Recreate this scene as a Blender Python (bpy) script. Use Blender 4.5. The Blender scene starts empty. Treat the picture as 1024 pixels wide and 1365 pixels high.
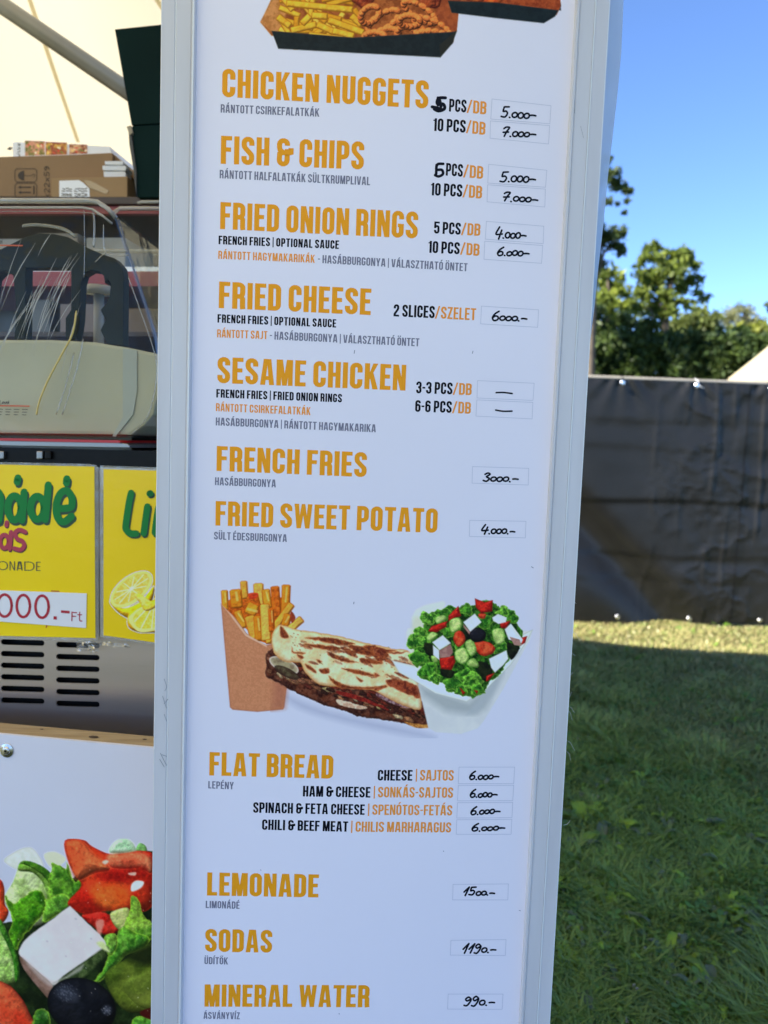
import bpy, bmesh, math, random
import numpy as np
from mathutils import Vector

random.seed(7)
rng = np.random.default_rng(11)
scene = bpy.context.scene
col = scene.collection

# ------------------------------------------------------------------ camera
F_PX = 1030.0
PITCH, ROLL = math.radians(5.07), math.radians(2.088)
CAM = np.array([0.0, 0.0, 1.46])
Fw = np.array([0, math.cos(PITCH), -math.sin(PITCH)])
R0 = np.array([1.0, 0, 0]); U0 = np.array([0, math.sin(PITCH), math.cos(PITCH)])
Rt = math.cos(ROLL) * R0 + math.sin(ROLL) * U0
Up = -math.sin(ROLL) * R0 + math.cos(ROLL) * U0
cd = bpy.data.cameras.new('camera'); cam = bpy.data.objects.new('camera', cd); col.objects.link(cam)
from mathutils import Matrix
cam.matrix_world = Matrix(((Rt[0], Up[0], -Fw[0], CAM[0]), (Rt[1], Up[1], -Fw[1], CAM[1]),
                           (Rt[2], Up[2], -Fw[2], CAM[2]), (0, 0, 0, 1)))
cd.sensor_fit = 'VERTICAL'; cd.sensor_height = 36.0; cd.sensor_width = 27.0
cd.lens = F_PX / 1365.0 * 36.0
cd.clip_start = 0.05; cd.clip_end = 2000
cd.dof.use_dof = True; cd.dof.focus_distance = 1.06; cd.dof.aperture_fstop = 4.8
scene.camera = cam

# ------------------------------------------------------------------ light
SUN_EL = math.radians(38); SUN_DIR = Vector((-0.90, -0.38, 0)).normalized()   # towards the sun
w = bpy.data.worlds.new('World'); scene.world = w; w.use_nodes = True
nt = w.node_tree; bg = nt.nodes['Background']
sky = nt.nodes.new('ShaderNodeTexSky'); sky.sky_type = 'NISHITA'; sky.sun_disc = False
sky.sun_elevation = SUN_EL
sky.sun_rotation = math.atan2(SUN_DIR.x, SUN_DIR.y) % (2 * math.pi)
sky.altitude = 100; sky.air_density = 0.5; sky.dust_density = 0.0; sky.ozone_density = 6.0
nt.links.new(sky.outputs[0], bg.inputs[0]); bg.inputs[1].default_value = 0.115
sd = bpy.data.lights.new('sun', 'SUN'); sd.energy = 4.8; sd.angle = math.radians(0.53); sd.color = (1, 0.93, 0.82)
sun = bpy.data.objects.new('sun', sd); col.objects.link(sun)
sv = Vector((SUN_DIR.x * math.cos(SUN_EL), SUN_DIR.y * math.cos(SUN_EL), math.sin(SUN_EL)))
sun.rotation_euler = (-sv).to_track_quat('-Z', 'Y').to_euler(); sun.location = (-8, -4, 9)
scene.view_settings.view_transform = 'Standard'; scene.view_settings.look = 'None'
scene.view_settings.exposure = 2.02; scene.view_settings.gamma = 1.0
scene.view_settings.use_curve_mapping = False
scene.cycles.max_bounces = 10; scene.cycles.transparent_max_bounces = 24
scene.cycles.caustics_reflective = False; scene.cycles.caustics_refractive = False

# ------------------------------------------------------------------ geometry helpers
def ray(px, py):
    return Fw + Rt * (px - 512) / F_PX - Up * (py - 682.5) / F_PX

class Plane:                                      # upright plane facing the viewer
    def __init__(s, px, py, depth, yaw):
        a = math.radians(yaw)
        d = ray(px, py); s.p = CAM + d * (depth / d[1])
        s.h = np.array([math.cos(a), math.sin(a), 0]); s.n = np.array([math.sin(a), -math.cos(a), 0])
    def shifted(s, off):                          # parallel plane, off metres nearer the viewer
        q = Plane.__new__(Plane); q.h, q.n = s.h, s.n; q.p = s.p + s.n * off; return q
    def at(s, px, py, off=0.0):
        d = ray(px, py); t = ((s.p - CAM) @ s.n) / (d @ s.n); return CAM + d * t + s.n * off
    def uv(s, P): P = np.asarray(P); return (P - s.p) @ s.h, P[2]
    def pt(s, u, z, off=0.0):
        return np.array([s.p[0], s.p[1], 0]) + s.h * u + np.array([0, 0, z]) + s.n * off

def ground_at(px, py, z=0.0):
    d = ray(px, py); return CAM + d * ((z - CAM[2]) / d[2])

WL = {}
def empty(name, loc, label=None, cat=None, group=None):
    o = bpy.data.objects.new(name, None); col.objects.link(o); o.location = loc
    o.empty_display_size = 0.1; WL[o.name] = np.array(loc, float)
    if label: o['label'] = label
    if cat: o['category'] = cat
    if group: o['group'] = group
    return o

def tag(o, label=None, cat=None, group=None, kind=None):
    if label: o['label'] = label
    if cat: o['category'] = cat
    if group: o['group'] = group
    if kind: o['kind'] = kind
    return o

def link(name, me, parent=None, wloc=(0, 0, 0)):
    o = bpy.data.objects.new(name, me); col.objects.link(o)
    wloc = np.array(wloc, float)
    if parent: o.parent = parent; o.location = wloc - WL[parent.name]
    else: o.location = wloc
    WL[o.name] = wloc
    return o

def mesh(name, verts, faces, mt, parent=None, smooth=False, origin=None, bevel=0):
    verts = np.asarray(verts, float)
    if origin is None: origin = (verts.min(0) + verts.max(0)) / 2
    origin = np.array(origin, float)
    me = bpy.data.meshes.new(name)
    me.from_pydata([tuple(v) for v in verts - origin], [], faces); me.materials.append(mt)
    if bevel:
        bm = bmesh.new(); bm.from_mesh(me)
        bmesh.ops.recalc_face_normals(bm, faces=bm.faces)
        es = [e for e in bm.edges if len(e.link_faces) == 2 and e.calc_face_angle(0) > 0.5]
        bmesh.ops.bevel(bm, geom=es, offset=bevel, segments=2, affect='EDGES', profile=0.6)
        bm.to_mesh(me); bm.free()
    if smooth: me.shade_smooth()
    me.update()
    return link(name, me, parent, origin)

def fast_mesh(name, V, Fc, mt, colors=None, parent=None, smooth=False, origin=(0, 0, 0)):
    V = np.asarray(V, np.float32) - np.asarray(origin, np.float32); Fc = np.asarray(Fc, np.int32); k = Fc.shape[1]
    me = bpy.data.meshes.new(name)
    me.vertices.add(len(V)); me.vertices.foreach_set('co', V.ravel())
    me.loops.add(Fc.size); me.loops.foreach_set('vertex_index', Fc.ravel())
    me.polygons.add(len(Fc)); me.polygons.foreach_set('loop_start', np.arange(0, Fc.size, k, dtype=np.int32))
    me.polygons.foreach_set('loop_total', np.full(len(Fc), k, np.int32))
    me.update(calc_edges=True); me.validate()
    if colors is not None:
        a = me.color_attributes.new('Col', 'FLOAT_COLOR', 'POINT')
        c = np.ones((len(V), 4), np.float32); c[:, :3] = colors; a.data.foreach_set('color', c.ravel())
    me.materials.append(mt)
    if smooth: me.shade_smooth()
    return link(name, me, parent, origin)

def prism(name, pts, plane, near, far, mt, parent=None, bevel=0, smooth=False, origin=None):
    """pts: outline traced on plane (photo pixels); solid from `near` to `far` metres towards the viewer"""
    P = [plane.at(*p) for p in pts]; n = len(P)
    V = [p + plane.n * near for p in P] + [p + plane.n * far for p in P]
    Fc = [tuple(range(n)), tuple(range(2 * n - 1, n - 1, -1))] + [(i, i + n, (i + 1) % n + n, (i + 1) % n) for i in range(n)]
    return mesh(name, V, Fc, mt, parent, smooth, origin, bevel)

def box(name, c, s, mt, parent=None, bevel=0, yaw=0, origin=None):
    c = np.array(c, float); a = math.radians(yaw); h = np.array([math.cos(a), math.sin(a), 0]); d = np.array([-math.sin(a), math.cos(a), 0])
    V = [c + h * sx * s[0] / 2 + d * sy * s[1] / 2 + np.array([0, 0, sz * s[2] / 2]) for sz in (-1, 1) for sx, sy in ((-1, -1), (1, -1), (1, 1), (-1, 1))]
    Fc = [(0, 3, 2, 1), (4, 5, 6, 7), (0, 1, 5, 4), (1, 2, 6, 5), (2, 3, 7, 6), (3, 0, 4, 7)]
    return mesh(name, V, Fc, mt, parent, False, origin, bevel)

def tube(name, pts, rad, mt, parent=None, n=12, smooth=True, ridges=0):
    pts = [Vector(p) for p in pts]; rad = rad if hasattr(rad, '__len__') else [rad] * len(pts)
    V, Fc = [], []
    for i, p in enumerate(pts):
        t = (pts[min(i + 1, len(pts) - 1)] - pts[max(i - 1, 0)]).normalized()
        a = t.orthogonal().normalized() if i == 0 else (a - t * a.dot(t)).normalized()
        b = t.cross(a)
        for k in range(n):
            th = 2 * math.pi * k / n; r = rad[i] * (1 + (ridges if k % 3 == 0 else 0))
            V.append(p + (a * math.cos(th) + b * math.sin(th)) * r)
    for i in range(len(pts) - 1):
        for k in range(n):
            Fc.append((i * n + k, i * n + (k + 1) % n, (i + 1) * n + (k + 1) % n, (i + 1) * n + k))
    Fc.append(tuple(range(n))[::-1]); Fc.append(tuple(range((len(pts) - 1) * n, len(pts) * n)))
    return mesh(name, V, Fc, mt, parent, smooth)

# ------------------------------------------------------------------ materials
def lin(c): c = np.asarray(c, float) / 255.0; return np.where(c <= 0.04045, c / 12.92, ((c + 0.055) / 1.055) ** 2.4)

def mat(name, c, rough=0.6, metal=0.0, spec=0.5, noise=0.0, scale=8.0, bump=0.0, bscale=None, coat=0.0, stretch=None, c2=None):
    m = bpy.data.materials.new(name); m.use_nodes = True; t = m.node_tree; b = t.nodes['Principled BSDF']
    b.inputs['Base Color'].default_value = (*c, 1); b.inputs['Roughness'].default_value = rough
    b.inputs['Metallic'].default_value = metal; b.inputs['Specular IOR Level'].default_value = spec
    b.inputs['Coat Weight'].default_value = coat; b.inputs['Coat Roughness'].default_value = 0.115
    if noise or bump or c2 is not None:
        tc = t.nodes.new('ShaderNodeTexCoord'); mp = t.nodes.new('ShaderNodeMapping')
        g = t.nodes.new('ShaderNodeNewGeometry')
        t.links.new(g.outputs['Position'], mp.inputs[0])
        if stretch: mp.inputs['Scale'].default_value = stretch
    if noise or c2 is not None:
        n = t.nodes.new('ShaderNodeTexNoise'); n.inputs['Scale'].default_value = scale; n.inputs['Detail'].default_value = 6
        t.links.new(mp.outputs[0], n.inputs['Vector'])
        r = t.nodes.new('ShaderNodeValToRGB')
        r.color_ramp.elements[0].position = 0.3; r.color_ramp.elements[1].position = 0.7
        lo = c2 if c2 is not None else tuple(x * (1 - noise) for x in c)
        hi = c if c2 is not None else tuple(min(1, x * (1 + noise)) for x in c)
        r.color_ramp.elements[0].color = (*lo, 1); r.color_ramp.elements[1].color = (*hi, 1)
        t.links.new(n.outputs['Fac'], r.inputs[0]); t.links.new(r.outputs[0], b.inputs['Base Color'])
    if bump:
        n2 = t.nodes.new('ShaderNodeTexNoise'); n2.inputs['Scale'].default_value = bscale or scale; n2.inputs['Detail'].default_value = 5
        t.links.new(mp.outputs[0], n2.inputs['Vector'])
        bp = t.nodes.new('ShaderNodeBump'); bp.inputs['Strength'].default_value = bump; bp.inputs['Distance'].default_value = 0.01
        t.links.new(n2.outputs['Fac'], bp.inputs['Height']); t.links.new(bp.outputs[0], b.inputs['Normal'])
    return m

def vcol_mat(name, rough=0.6, spec=0.4, transl=0.0, bump=0.0):
    m = bpy.data.materials.new(name); m.use_nodes = True; t = m.node_tree; b = t.nodes['Principled BSDF']
    a = t.nodes.new('ShaderNodeVertexColor'); a.layer_name = 'Col'
    t.links.new(a.outputs[0], b.inputs['Base Color']); b.inputs['Roughness'].default_value = rough
    b.inputs['Specular IOR Level'].default_value = spec
    if transl:
        tr = t.nodes.new('ShaderNodeBsdfTranslucent'); mx = t.nodes.new('ShaderNodeMixShader'); mx.inputs[0].default_value = transl
        t.links.new(a.outputs[0], tr.inputs[0]); t.links.new(b.outputs[0], mx.inputs[1]); t.links.new(tr.outputs[0], mx.inputs[2])
        t.links.new(mx.outputs[0], t.nodes['Material Output'].inputs[0])
    return m

def sheet_mat(name, c, transl=0.5, clear=0.0, rough=0.4, noise=0.06, scale=3.0):
    """thin fabric or film: diffuse + translucent (+ clear)"""
    m = bpy.data.materials.new(name); m.use_nodes = True; t = m.node_tree; b = t.nodes['Principled BSDF']
    b.inputs['Base Color'].default_value = (*c, 1); b.inputs['Roughness'].default_value = rough
    g = t.nodes.new('ShaderNodeNewGeometry'); n = t.nodes.new('ShaderNodeTexNoise'); n.inputs['Scale'].default_value = scale; n.inputs['Detail'].default_value = 5
    t.links.new(g.outputs['Position'], n.inputs['Vector'])
    r = t.nodes.new('ShaderNodeValToRGB'); r.color_ramp.elements[0].position = 0.3; r.color_ramp.elements[1].position = 0.7
    r.color_ramp.elements[0].color = (*[x * (1 - noise) for x in c], 1); r.color_ramp.elements[1].color = (*c, 1)
    t.links.new(n.outputs['Fac'], r.inputs[0]); t.links.new(r.outputs[0], b.inputs['Base Color'])
    tr = t.nodes.new('ShaderNodeBsdfTranslucent'); t.links.new(r.outputs[0], tr.inputs[0])
    mx = t.nodes.new('ShaderNodeMixShader'); mx.inputs[0].default_value = transl
    t.links.new(b.outputs[0], mx.inputs[1]); t.links.new(tr.outputs[0], mx.inputs[2]); out = mx
    if clear:
        tp = t.nodes.new('ShaderNodeBsdfTransparent'); m2 = t.nodes.new('ShaderNodeMixShader'); m2.inputs[0].default_value = clear
        t.links.new(mx.outputs[0], m2.inputs[1]); t.links.new(tp.outputs[0], m2.inputs[2]); out = m2
    t.links.new(out.outputs[0], t.nodes['Material Output'].inputs[0])
    return m

def clear_mat(name, tint=(0.93, 0.94, 0.92), rough=0.06, bump=0.15, bscale=14, haze=0.06, hazec=(0.8, 0.8, 0.76), gloss=1.0):
    """thin clear plastic"""
    m = bpy.data.materials.new(name); m.use_nodes = True; t = m.node_tree
    for n in list(t.nodes):
        if n.type != 'OUTPUT_MATERIAL': t.nodes.remove(n)
    o = t.nodes['Material Output']
    tp = t.nodes.new('ShaderNodeBsdfTransparent'); tp.inputs[0].default_value = (*tint, 1)
    gl = t.nodes.new('ShaderNodeBsdfGlossy'); gl.inputs['Roughness'].default_value = rough
    df = t.nodes.new('ShaderNodeBsdfDiffuse'); df.inputs[0].default_value = (*hazec, 1)
    fr = t.nodes.new('ShaderNodeFresnel'); fr.inputs[0].default_value = 1.5
    g = t.nodes.new('ShaderNodeNewGeometry'); nz = t.nodes.new('ShaderNodeTexNoise'); nz.inputs['Scale'].default_value = bscale; nz.inputs['Detail'].default_value = 3
    t.links.new(g.outputs['Position'], nz.inputs['Vector'])
    bp = t.nodes.new('ShaderNodeBump'); bp.inputs['Strength'].default_value = bump; bp.inputs['Distance'].default_value = 0.02
    t.links.new(nz.outputs['Fac'], bp.inputs['Height']); t.links.new(bp.outputs[0], gl.inputs['Normal']); t.links.new(bp.outputs[0], fr.inputs['Normal'])
    m1 = t.nodes.new('ShaderNodeMixShader'); m1.inputs[0].default_value = haze
    t.links.new(tp.outputs[0], m1.inputs[1]); t.links.new(df.outputs[0], m1.inputs[2])
    mu = t.nodes.new('ShaderNodeMath'); mu.operation = 'MULTIPLY'; mu.inputs[1].default_value = gloss; t.links.new(fr.outputs[0], mu.inputs[0])
    m2 = t.nodes.new('ShaderNodeMixShader'); t.links.new(mu.outputs[0], m2.inputs[0]); t.links.new(m1.outputs[0], m2.inputs[1]); t.links.new(gl.outputs[0], m2.inputs[2])
    t.links.new(m2.outputs[0], o.inputs[0])
    return m

# ink colours: what the print shows divided by what the white sheet shows
SHEET_SEEN = lin((192, 199, 229)); SHEET_ALB = np.array([0.88, 0.83, 0.89])
def ink(rgb): return np.clip(lin(rgb) / SHEET_SEEN * SHEET_ALB, 0.002, 0.95)

M_panel = mat('white_print_sheet', (0.88, 0.83, 0.89), rough=0.38, spec=.25, noise=0.03, scale=1.6, bump=.02, bscale=7)
M_frame = mat('white_aluminium_profile', (0.68, 0.66, 0.66), rough=0.42, noise=0.05, scale=22, c2=(0.60, 0.58, 0.58), bump=0.03, bscale=60, stretch=(1, 1, .12))
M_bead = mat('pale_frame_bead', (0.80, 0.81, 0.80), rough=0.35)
M_orange = mat('orange_ink', tuple(ink((207, 138, 30))), rough=0.5, spec=.12)
M_orange2 = mat('light_orange_ink', tuple(ink((203, 133, 58))), rough=0.5, spec=.12)
M_grey = mat('grey_ink', tuple(ink((99, 104, 132))), rough=0.5, spec=.12)
M_black = mat('black_ink', (0.008, 0.008, 0.012), rough=0.5, spec=.05)
M_marker = mat('marker_ink', (0.006, 0.007, 0.014), rough=0.5, spec=.08)
M_line = mat('thin_grey_line_ink', tuple(ink((166, 174, 205))), rough=0.4)
M_alu = mat('dull_aluminium', (0.27, 0.25, 0.205), rough=0.55, metal=0.2, noise=0.1, scale=10)
M_steel = mat('stainless_steel', (0.55, 0.54, 0.52), rough=0.25, metal=1.0, noise=0.08, scale=12)
M_blackplastic = mat('black_plastic', (0.008, 0.008, 0.008), rough=0.35, spec=.12, noise=0.2, scale=30)
M_wood = mat('pale_pine', (0.46, 0.34, 0.19), rough=0.7, c2=(0.33, 0.23, 0.12), scale=9, stretch=(1.2, 14, 14), bump=0.1, bscale=12)

# ------------------------------------------------------------------ stroke font
S = 0.168
def arc(cx, cy, rx, ry, a0, a1, n=7):
    return [(cx + rx * math.cos(math.radians(a0 + (a1 - a0) * i / n)), cy + ry * math.sin(math.radians(a0 + (a1 - a0) * i / n))) for i in range(n + 1)]

def ribbon(pts, s, closed=False):
    P = [np.array(p, float) for p in pts]; n = len(P); L = []; Rr = []
    for i in range(n):
        if closed: a, b = P[i - 1], P[(i + 1) % n]
        else: a, b = P[max(i - 1, 0)], P[min(i + 1, n - 1)]
        d0 = P[i] - a if (i > 0 or closed) else b - P[i]
        d1 = b - P[i] if (i < n - 1 or closed) else d0
        d0 = d0 / (np.linalg.norm(d0) + 1e-9); d1 = d1 / (np.linalg.norm(d1) + 1e-9)
        t = d0 + d1; t = t / (np.linalg.norm(t) + 1e-9); nn = np.array([-t[1], t[0]])
        k = max(0.45, abs(nn @ np.array([-d1[1], d1[0]])))
        L.append(P[i] + nn * s / 2 / k); Rr.append(P[i] - nn * s / 2 / k)
    m = n if closed else n - 1
    return [[tuple(Rr[i]), tuple(Rr[(i + 1) % n]), tuple(L[(i + 1) % n]), tuple(L[i])] for i in range(m)]

def glyph(ch, s=S, w0=0.42):
    """-> advance width, list of strokes (each a list of quads); cap height is 1"""
    h = s / 2; w = w0; x0, x1, y0, y1 = h, w - h, h * .95, 1 - h * .95; cx = w / 2; rx = (x1 - x0) / 2; ry = rx * 1.05
    st = []
    R = lambda *p, **k: st.append(ribbon(list(p), s, **k))
    Q = lambda *p: st.append([list(p)])
    hb = s * 0.9
    if ch == ' ': return w * 0.42, []
    if ch in 'ÁÉÍÓÖŐÜ':
        base = {'Á': 'A', 'É': 'E', 'Í': 'I', 'Ó': 'O', 'Ö': 'O', 'Ő': 'O', 'Ü': 'U'}[ch]
        ww, st = glyph(base, s, w0); c = ww / 2
        if ch in 'ÁÉÍÓ': st.append([[(c - .07, 1.06), (c + .05, 1.06), (c + .17, 1.25), (c + .02, 1.25)]])
        elif ch == 'Ő':
            for q in (-.11, .08): st.append([[(c + q - .05, 1.06), (c + q + .04, 1.06), (c + q + .13, 1.25), (c + q + .01, 1.25)]])
        else:
            for q in (-.105, .105): st.append([[(c + q - .065, 1.08), (c + q + .065, 1.08), (c + q + .065, 1.22), (c + q - .065, 1.22)]])
        return ww, st
    full = arc(cx, y1 - ry, rx, ry, 0, 180) + arc(cx, y0 + ry, rx, ry, 180, 360)
    if ch == 'O' or ch == '0' or ch == 'Q': st.append(ribbon(full, s, closed=True))
    elif ch == 'A':
        w = 0.47; Q((0, 0), (s * .98, 0), (w / 2 + .02, 1), (w / 2 - .125, 1)); Q((w - s * .98, 0), (w, 0), (w / 2 + .125, 1), (w / 2 - .02, 1))
        Q((.11, .19), (w - .11, .19), (w - .13, .19 + hb), (.13, .19 + hb))
    elif ch == 'B':
        Q((0, 0), (s, 0), (s, 1), (0, 1))
        R((s * .5, y1), *arc(cx, y1 - ry * .95, rx, ry * .95, 90, 0), *arc(cx, .515 + ry * .95, rx, ry * .95, 0, -90), (s * .5, .515))
        R((s * .5, .515), *arc(cx, .515 - ry * .95, rx * 1.02, ry * .95, 90, 0), *arc(cx, y0 + ry * .95, rx * 1.02, ry * .95, 0, -90), (s * .5, y0))
    elif ch == 'C': R((x1, .63), *arc(cx, y1 - ry, rx, ry, 0, 180), *arc(cx, y0 + ry, rx, ry, 180, 360), (x1, .37))
    elif ch == 'G': R((x1, .69), *arc(cx, y1 - ry, rx, ry, 0, 180), *arc(cx, y0 + ry, rx, ry, 180, 360), (x1, .52)); Q((cx - .0, .39), (w - s * .5, .39), (w - s * .5, .39 + hb * .87), (cx - .0, .39 + hb * .87))
    elif ch == 'D': Q((0, 0), (s, 0), (s, 1), (0, 1)); R((s * .5, y1), *arc(cx, y1 - ry, rx, ry, 90, 0), *arc(cx, y0 + ry, rx, ry, 0, -90), (s * .5, y0))
    elif ch in 'EF':
        w = .365; Q((0, 0), (s, 0), (s, 1), (0, 1)); Q((s * .5, 1 - hb), (w, 1 - hb), (w, 1), (s * .5, 1)); Q((s * .5, .44), (w - .03, .44), (w - .03, .44 + hb), (s * .5, .44 + hb))
        if ch == 'E': Q((s * .5, 0), (w, 0), (w, hb), (s * .5, hb))
    elif ch == 'H': Q((0, 0), (s, 0), (s, 1), (0, 1)); Q((w - s, 0), (w, 0), (w, 1), (w - s, 1)); Q((s * .5, .43), (w - s * .5, .43), (w - s * .5, .43 + hb), (s * .5, .43 + hb))
    elif ch == 'I': w = s; Q((0, 0), (s, 0), (s, 1), (0, 1))
    elif ch == 'J': w = .30; R((w - h, 1), (w - h, .22), *arc(w - h - .14, .2, .14, .2 - hb / 2, 0, -90), (0, hb / 2))
    elif ch == 'K': w = .45; Q((0, 0), (s, 0), (s, 1), (0, 1)); Q((s * .9, .34), (s * .9, .60), (w - s * .98, 1), (w, 1)); Q((s * 1.05, .44), (s * 1.7, .64), (w + .01, 0), (w - s * 1.02, 0))
    elif ch == 'L': w = .35; Q((0, 0), (s, 0), (s, 1), (0, 1)); Q((s * .5, 0), (w, 0), (w, hb), (s * .5, hb))
    elif ch == 'M':
        w = .55; Q((0, 0), (s * .92, 0), (s * .92, 1), (0, 1)); Q((w - s * .92, 0), (w, 0), (w, 1), (w - s * .92, 1))
        Q((w / 2 - .075, .0), (w / 2 + .06, .0), (s * 1.2, 1), (s * .4, 1)); Q((w / 2 - .06, .0), (w / 2 + .075, .0), (w - s * .4, 1), (w - s * 1.2, 1))
    elif ch == 'N': w = .44; Q((0, 0), (s * .9, 0), (s * .9, 1), (0, 1)); Q((w - s * .9, 0), (w, 0), (w, 1), (w - s * .9, 1)); Q((w - s * 1.05, 0), (w - s * .2, 0), (s * 1.05, 1), (s * .2, 1))
    elif ch in 'PR':
        Q((0, 0), (s, 0), (s, 1), (0, 1)); b = .42 if ch == 'P' else .47
        R((s * .5, y1), *arc(cx, y1 - ry, rx, ry, 90, 0), *arc(cx, b + ry, rx, ry, 0, -90), (s * .5, b))
        if ch == 'R': R((cx - .02, .47), *arc(cx - .0, .47 - ry * .8, rx, ry * .8, 80, 0), (x1, .1), (x1 + .015, 0))
    elif ch in 'S5':
        if ch == 'S': R((x1, .69), *arc(cx, y1 - ry, rx, ry, 0, 180), (x0, .70), (x0 + .015, .635), (x0 + .06, .57), (x1 - .06, .42), (x1 - .015, .365), (x1, .30), *arc(cx, y0 + ry, rx, ry, 0, -180), (x0, .31))
        else: Q((.0, 1 - hb), (w, 1 - hb), (w, 1), (0, 1)); Q((0, .45), (s * .95, .45), (s * .95, 1), (0, 1)); R((x0, .47), *arc(cx, .63 - ry, rx, ry, 150, 0), *arc(cx, y0 + ry, rx, ry, 0, -180), (x0, .3))
    elif ch == 'T': w = .40; Q((0, 1 - hb), (w, 1 - hb), (w, 1), (0, 1)); Q((w / 2 - h, 0), (w / 2 + h, 0), (w / 2 + h, 1), (w / 2 - h, 1))
    elif ch == 'U': R((x0, 1), *arc(cx, y0 + ry, rx, ry, 180, 360), (x1, 1))
    elif ch == 'V': w = .45; Q((w / 2 - .11, 0), (w / 2 + .02, 0), (s, 1), (0, 1)); Q((w / 2 - .02, 0), (w / 2 + .11, 0), (w, 1), (w - s, 1))
    elif ch == 'W':
        w = .64
        for a, b in ((0, .19), (.45 - .13, .19)):
            pass
        Q((.09, 0), (.225, 0), (s * .95, 1), (0, 1)); Q((.12, 0), (.245, 0), (.385, 1), (.26, 1)); Q((.395, 0), (.52, 0), (.38, 1), (.255, 1)); Q((.415, 0), (.55, 0), (w, 1), (w - s * .95, 1))
    elif ch == 'Y': w = .45; Q((w / 2 - h, 0), (w / 2 + h, 0), (w / 2 + h, .5), (w / 2 - h, .5)); Q((w / 2 - h, .4), (w / 2 + h * .6, .4), (s, 1), (0, 1)); Q((w / 2 - h * .6, .4), (w / 2 + h, .4), (w, 1), (w - s, 1))
    elif ch == 'Z': w = .39; Q((0, 1 - hb), (w, 1 - hb), (w, 1), (0, 1)); Q((0, 0), (w, 0), (w, hb), (0, hb)); Q((0, .06), (s, .06), (w, .94), (w - s, .94))
    elif ch == '1': w = .26; Q((w - s, 0), (w, 0), (w, 1), (w - s, 1)); Q((0, .79), (w - s * .5, .79), (w - s * .5, .92), (0, .87))
    elif ch == '2': R((x0, .66), *arc(cx, y1 - ry, rx, ry, 180, 0), (x1, .68), (x1 - .03, .58), (x0 + .01, .22), (x0, .14), (x0, .02)); Q((.01, 0), (w, 0), (w, hb), (.01, hb))
    elif ch == '3': R((x0, .70), *arc(cx, y1 - ry, rx, ry, 180, 0), (x1, .66), (x1 - .02, .58), (cx, .515), (cx - .06, .515)); R((cx - .06, .515), (cx, .515), (x1 - .02, .45), (x1, .36), *arc(cx, y0 + ry, rx, ry, 0, -180), (x0, .30))
    elif ch == '6': st.append(ribbon(arc(cx, .60 - ry, rx, ry, 0, 180) + arc(cx, y0 + ry, rx, ry, 180, 360), s, closed=True)); R((x1, .74), *arc(cx, y1 - ry, rx, ry, 0, 180), (x0, .3))
    elif ch == '/': w = .36; Q((-.02, -.03), (.10, -.03), (w, 1.03), (w - .12, 1.03))
    elif ch == '|': w = .10; Q((0, -.12), (.1, -.12), (.1, 1.08), (0, 1.08))
    elif ch == '-': w = .22; Q((0, .42), (w, .42), (w, .42 + hb * .9), (0, .42 + hb * .9))
    elif ch == '.': w = s; Q((0, 0), (s, 0), (s, s), (0, s))
    elif ch == '&': w = .50; R((w - .03, .66), (w - .03, .5), (w - .17, .46), (x0 + .12, .5), (x0 + .01, .44), *arc(x0 + .13, y0 + .15, .13, .15, 180, 360), (x0 + .26, .5), (x0 + .26, .62)); R((x0 + .12, .5), (x0 + .02, .58), (x0 + .0, .66), *arc(x0 + .13, y1 - .13, .13, .13, 180, 0), (x0 + .26, .74)); Q((x0 + .13, .42), (w, .42), (w, .42 + hb), (x0 + .13, .42 + hb))
    elif ch == 'F': pass
    return w, st

def text_line(name, s, bl, br, cap, plane, mt, parent, off=0.00012, stroke=S, gap=0.065, wide=0.42, vert=None, label=None):
    """one printed line: baseline from bl to br (photo pixels), cap height in pixels"""
    x = 0; items = []
    for ch in s:
        wd, st = glyph(ch, stroke, wide); items.append((x, st)); x += wd + (0 if ch == ' ' else gap)
    total = x - gap
    A = plane.at(*bl); B = plane.at(*br)
    if vert is None: T = plane.at(bl[0], bl[1] - cap); V = np.array([0, 0, T[2] - A[2]])
    else: V = plane.at(*vert) - A
    Uv = (B - A) / total
    verts, faces = [], []; k = 0
    for x0, strokes in items:
        for j, quads in enumerate(strokes):
            z = off + (j % 6) * 1.2e-5
            for q in quads:
                i = len(verts)
                for (u, v) in q: verts.append(A + Uv * (x0 + u) + V * v + plane.n * z)
                faces.append((i, i + 1, i + 2, i + 3)[:len(q)])
    o = mesh(name, verts, faces, mt, parent)
    if label: o['label'] = label
    return o

def ink_strokes(name, strokes, width, plane, mt, parent, off=0.0002, wvar=None):
    """pen strokes in photo pixels, round ended"""
    verts, faces = [], []
    for si, pts in enumerate(strokes):
        wd = wvar[si] if wvar else width
        z = off + (si % 8) * 2e-5
        q = catmull(pts) if len(pts) > 2 else [np.array(p, float) for p in pts]
        quads = ribbon(q, wd)
        for qd in quads:
            i = len(verts); verts += [plane.at(*p, off=z) for p in qd]; faces.append((i, i + 1, i + 2, i + 3))
        for e in (q[0], q[-1]):
            z2 = z + 1e-5; i = len(verts)
            verts += [plane.at(e[0] + wd / 2 * math.cos(a), e[1] + wd / 2 * math.sin(a), off=z2) for a in np.linspace(0, 2 * math.pi, 9)[:-1]]
            faces.append(tuple(range(i, i + 8)))
    return mesh(name, verts, faces, mt, parent)

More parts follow.
